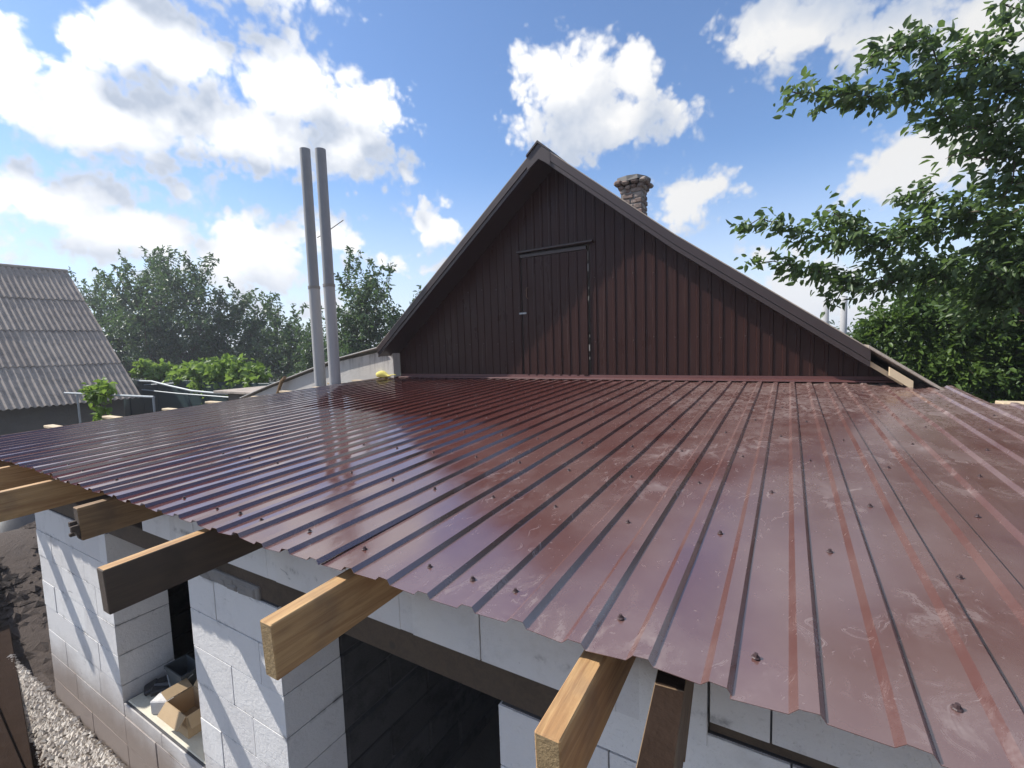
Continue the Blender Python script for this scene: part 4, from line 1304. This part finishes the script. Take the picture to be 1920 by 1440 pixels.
EXTRA = [(2.1, 6.9, 3.6, 0.45), (2.0, 6.0, 5.2, 0.3), (1.9, 6.9, 3.1, 0.4), (2.3, 6.2, 4.9, 0.6), (2.9, 6.6, 5.4, 0.8), (3.4, 6.9, 4.6, 0.9), (2.6, 6.9, 4.0, 0.6), (4.2, 7.0, 5.3, 1.0), (3.0, 7.6, 6.0, 0.9), (4.0, 6.3, 4.2, 0.8), (3.2, 7.3, 3.3, 0.7)]
LOW = [(1.05, 9.5, 2.8, 0.24), (1.32, 9.5, 3.0, 0.34), (1.72, 9.5, 2.98, 0.5), (2.21, 9.5, 2.95, 0.64), (2.72, 9.5, 2.93, 0.62), (1.34, 9.5, 2.53, 0.26), (1.73, 9.5, 2.48, 0.5), (2.23, 9.5, 2.31, 0.56), (2.8, 9.5, 2.31, 0.62), (2.0, 9.5, 1.9, 0.35), (2.54, 9.5, 2.0, 0.42), (2.87, 9.5, 1.92, 0.41), (0.99, 9.5, 2.59, 0.17), (3.4, 9.6, 2.6, 0.8), (3.6, 9.6, 1.6, 0.7), (2.4, 9.6, 1.2, 0.6), (1.7, 9.6, 1.4, 0.5), (3.0, 9.6, 0.8, 0.6), (4.4, 9.7, 2.2, 0.9), (2.1, 9.6, 3.5, 0.5), (2.8, 9.6, 3.6, 0.6), (3.5, 9.6, 3.7, 0.7), (1.75, 9.6, 3.3, 0.3)]
tree('overhanging_tree', 'tall leafy tree reaching over the right end of the metal roof', (3.3, 6.9, 0), TOP + MID + EXTRA, 30000, 0.090, M['leaf_near'],
     trunk_r=0.17, per_twig=12, spread=0.13, droop=0.55, aspect=0.55, fork=(3.05, 6.8, 2.6), bias=(-0.35, 0, 0))
tree('bushy_tree', 'dense dark green bushy tree behind the right end of the gable roof', (2.4, 9.6, 0), LOW, 32000, 0.10, M['leaf_low'],
     trunk_r=0.14, per_twig=16, spread=0.20, droop=0.35, aspect=0.55, fork=(2.4, 9.6, 1.1))
tree('reflected_tree', 'unseen tree added right of the shed as a dark mass for the roof ribs to reflect', (7.2, 2.6, 0), [(7.2 + 1.7 * math.cos(k * 2.4) * (0.4 + 0.6 * (k % 3) / 2), 2.4 + 2.2 * math.sin(k * 2.4), 3.2 + 0.36 * k, 1.25) for k in range(15)], 9000, 0.16, M['leaf_near'], trunk_r=0.2, per_twig=14, spread=0.25)  # added out of view so the roof ribs reflect something dark
TR = [(4.9, 10.5, 3.2, 0.9), (5.6, 11, 2.2, 1.0), (4.2, 12, 2.6, 1.0), (3.2, 12.5, 2.2, 0.9), (5.2, 11, 1.0, 0.9), (2.4, 13, 1.8, 0.9)]
tree('hedge_tree', 'shaded leafy tree filling the gap behind the bushy tree at the right edge', (4.4, 11.5, 0), TR, 9000, 0.15, M['leaf_low'], trunk_r=0.12, per_twig=16, spread=0.28)

TA = [(-39.01, 13.0, 5.62, 1.58), (-35.24, 13.0, 6.37, 1.15), (-37.0, 13.0, 3.8, 2.05), (-33.04, 13.0, 4.95, 1.59), (-40.46, 13.0, 6.77, 0.72)]
TB = [(-35.57, 15.0, 6.53, 1.75), (-37.59, 15.0, 7.76, 0.72), (-32.09, 15.0, 6.59, 1.65), (-33.26, 15.0, 7.52, 0.84), (-35.26, 15.0, 8.05, 0.52), (-30.7, 15.0, 7.27, 0.64), (-35.25, 15.0, 4.43, 2.45), (-30.54, 15.0, 4.55, 1.61), (-35.91, 15.0, 8.46, 0.28)]
TC = [(-30.66, 17.0, 4.93, 1.03), (-32.12, 17.0, 3.61, 1.94), (-28.98, 17.0, 4.18, 1.33), (-29.65, 17.0, 5.71, 0.47), (-27.77, 17.0, 4.78, 0.59), (-34.98, 17.0, 2.6, 1.85)]
TD = [(-25.74, 17.0, 3.89, 0.95), (-27.47, 17.0, 2.82, 1.63), (-24.85, 17.0, 2.77, 1.4), (-23.46, 17.0, 2.14, 1.21), (-24.29, 17.0, 3.37, 0.92), (-26.16, 17.0, 4.69, 0.32)]
TF = [(-16.62, 15.0, 5.08, 0.77), (-17.41, 15.0, 4.17, 0.94), (-16.02, 15.0, 4.09, 0.91), (-16.78, 15.0, 3.16, 1.1), (-18.23, 15.0, 3.21, 0.76), (-16.22, 15.0, 5.76, 0.33), (-17.64, 15.0, 5.65, 0.35), (-15.44, 15.0, 5.22, 0.33), (-14.71, 15.0, 4.25, 0.42), (-14.6, 15.0, 3.56, 0.58)]
G = 'fruit trees behind the barn'
FT = dict(per_twig=12, spread=0.36, trunk_r=0.18, jitter=1.12, shoots=42, slen=1.5)
tree('fruit_tree', 'dark tree right beside the barn roof edge', (-37, 13, 0), TA + [(-36, 13.2, 2.2, 1.9), (-33, 13.2, 2.6, 1.6)], 9000, 0.26, M['leaf_far'], G, **FT)
tree('fruit_tree', 'tallest dark tree of the row left of the flue pipes', (-34.5, 15, 0), TB + [(-33, 15.2, 2.5, 2.0)], 13000, 0.25, M['leaf_far'], G, **FT)
tree('fruit_tree', 'rounded dark tree halfway between barn and flue pipes', (-31.5, 17, 0), TC + [(-29.5, 17.1, 2.2, 1.9)], 8500, 0.25, M['leaf_far'], G, **FT)
tree('fruit_tree', 'lowest dark tree of the row just left of the flue pipes', (-26, 17, 0), TD + [(-26, 17.1, 1.6, 1.6), (-23.5, 17.1, 1.2, 1.3)], 7500, 0.24, M['leaf_far'], G, **FT)
tree('fruit_tree', 'loose tree standing between the flue pipes and the gable', (-16.8, 15, 0), TF + [(-16.6, 15.1, 1.8, 1.2)], 8000, 0.20, M['leaf_far'], G, **FT)
tree('conifer', 'dark pointed tree close behind the flue pipes', (-21.6, 16, 0), [(-21.6, 16, 3.75, 0.3), (-21.6, 16, 3.1, 0.7), (-21.6, 16, 2.3, 1.0), (-21.5, 16, 1.4, 1.2), (-20.2, 16.2, 2.2, 0.9), (-19.4, 16.2, 1.5, 1.0)], 5500, 0.2, M['leaf_far'], None, per_twig=14, spread=0.3, trunk_r=0.14, droop=0.6)
# far belt of trees that closes the horizon
far_pts = []
for x in np.arange(-150, 120, 2.2):
    y = 62 + 8 * math.sin(x * 0.13) + rnd.uniform(-3, 3)
    far_pts.append((x, y, rnd.uniform(1.6, 2.6), rnd.uniform(1.6, 2.6)))
fp = []
for x, y, z, r in far_pts:
    v = nrs.normal(size=(150, 3)); v /= np.linalg.norm(v, axis=1)[:, None]
    fp.append(np.array([x, y, z]) + v * (r * nrs.uniform(0.3, 1.1, (150, 1))))
fp = np.concatenate(fp)
me = leaf_mesh('far_wood', fp, np.zeros_like(fp), 0.75, M['leaf_far'])
stuff(link(bpy.data.objects.new('far_wood', me)))

V = [(-21.24, 8.2, 2.25, 0.37), (-19.57, 8.2, 2.15, 0.43), (-18.05, 8.2, 2.07, 0.48), (-16.64, 8.2, 2.08, 0.57), (-15.65, 8.2, 2.17, 0.58), (-14.6, 8.2, 2.09, 0.43), (-13.91, 8.2, 1.93, 0.32), (-16.38, 8.2, 1.64, 0.39), (-15.11, 8.2, 1.66, 0.37), (-17.28, 8.2, 1.34, 0.22), (-16.93, 8.2, 2.34, 0.29), (-14.71, 8.2, 2.34, 0.23), (-13.99, 8.2, 2.18, 0.19)]
tree('grape_vine', 'bright green grape vine spilling over the dark fence', (-16.2, 8.35, 0), V, 4200, 0.20, M['leaf_vine'], cat='vine', trunk_r=0.05, per_twig=8, spread=0.22, droop=0.4, aspect=0.9)
tree('climbing_plant', 'small green vine climbing the steel pipe trellis', (-7.85, 2.52, 0), [(-7.85, 2.5, 2.02, 0.07), (-7.84, 2.5, 2.14, 0.07), (-7.82, 2.5, 2.26, 0.09), (-7.9, 2.5, 2.36, 0.13), (-7.66, 2.5, 2.36, 0.10), (-7.5, 2.5, 2.42, 0.06), (-8.02, 2.5, 2.36, 0.08)], 330, 0.085, M['leaf_vine'], cat='vine', trunk_r=0.012, per_twig=6, spread=0.07, aspect=0.85)
# two pale poles behind the tree at the right
for x, y, ztop, lab in ((1.66, 30.0, H + 1.75, 'left of the two pale poles beyond the right roof slope'), (2.45, 30.0, H + 1.95, 'right of the two pale poles beyond the right roof slope')):
    b = MB(); b.tube([(x, y, 0), (x, y, ztop)], [0.19, 0.15], 10)
    tag(b.build('pole', M['pipe'], smooth=True), lab, 'pole', 'pale poles beyond the roof')

# ------------------------------------------------------------------ thin haze box added in place of lens veil
hb = MB(); hb.box(-310, -310, -1.3, 310, 310, 9.4)
hz_o = hb.build('haze', [], origin=(0, 0, 0))
hm = bpy.data.materials.new('haze_air'); hm.use_nodes = True; hm.node_tree.nodes.clear()
ht = NT(hm.node_tree); ho = ht.n('ShaderNodeOutputMaterial'); pv = ht.n('ShaderNodeVolumePrincipled')
pv.inputs['Color'].default_value = (0.86, 0.90, 1.0, 1); pv.inputs['Density'].default_value = 0.0017; pv.inputs['Anisotropy'].default_value = 0.2
ht.link(pv.outputs[0], ho.inputs['Volume'])
hz_o.data.materials.append(hm)
stuff(hz_o)
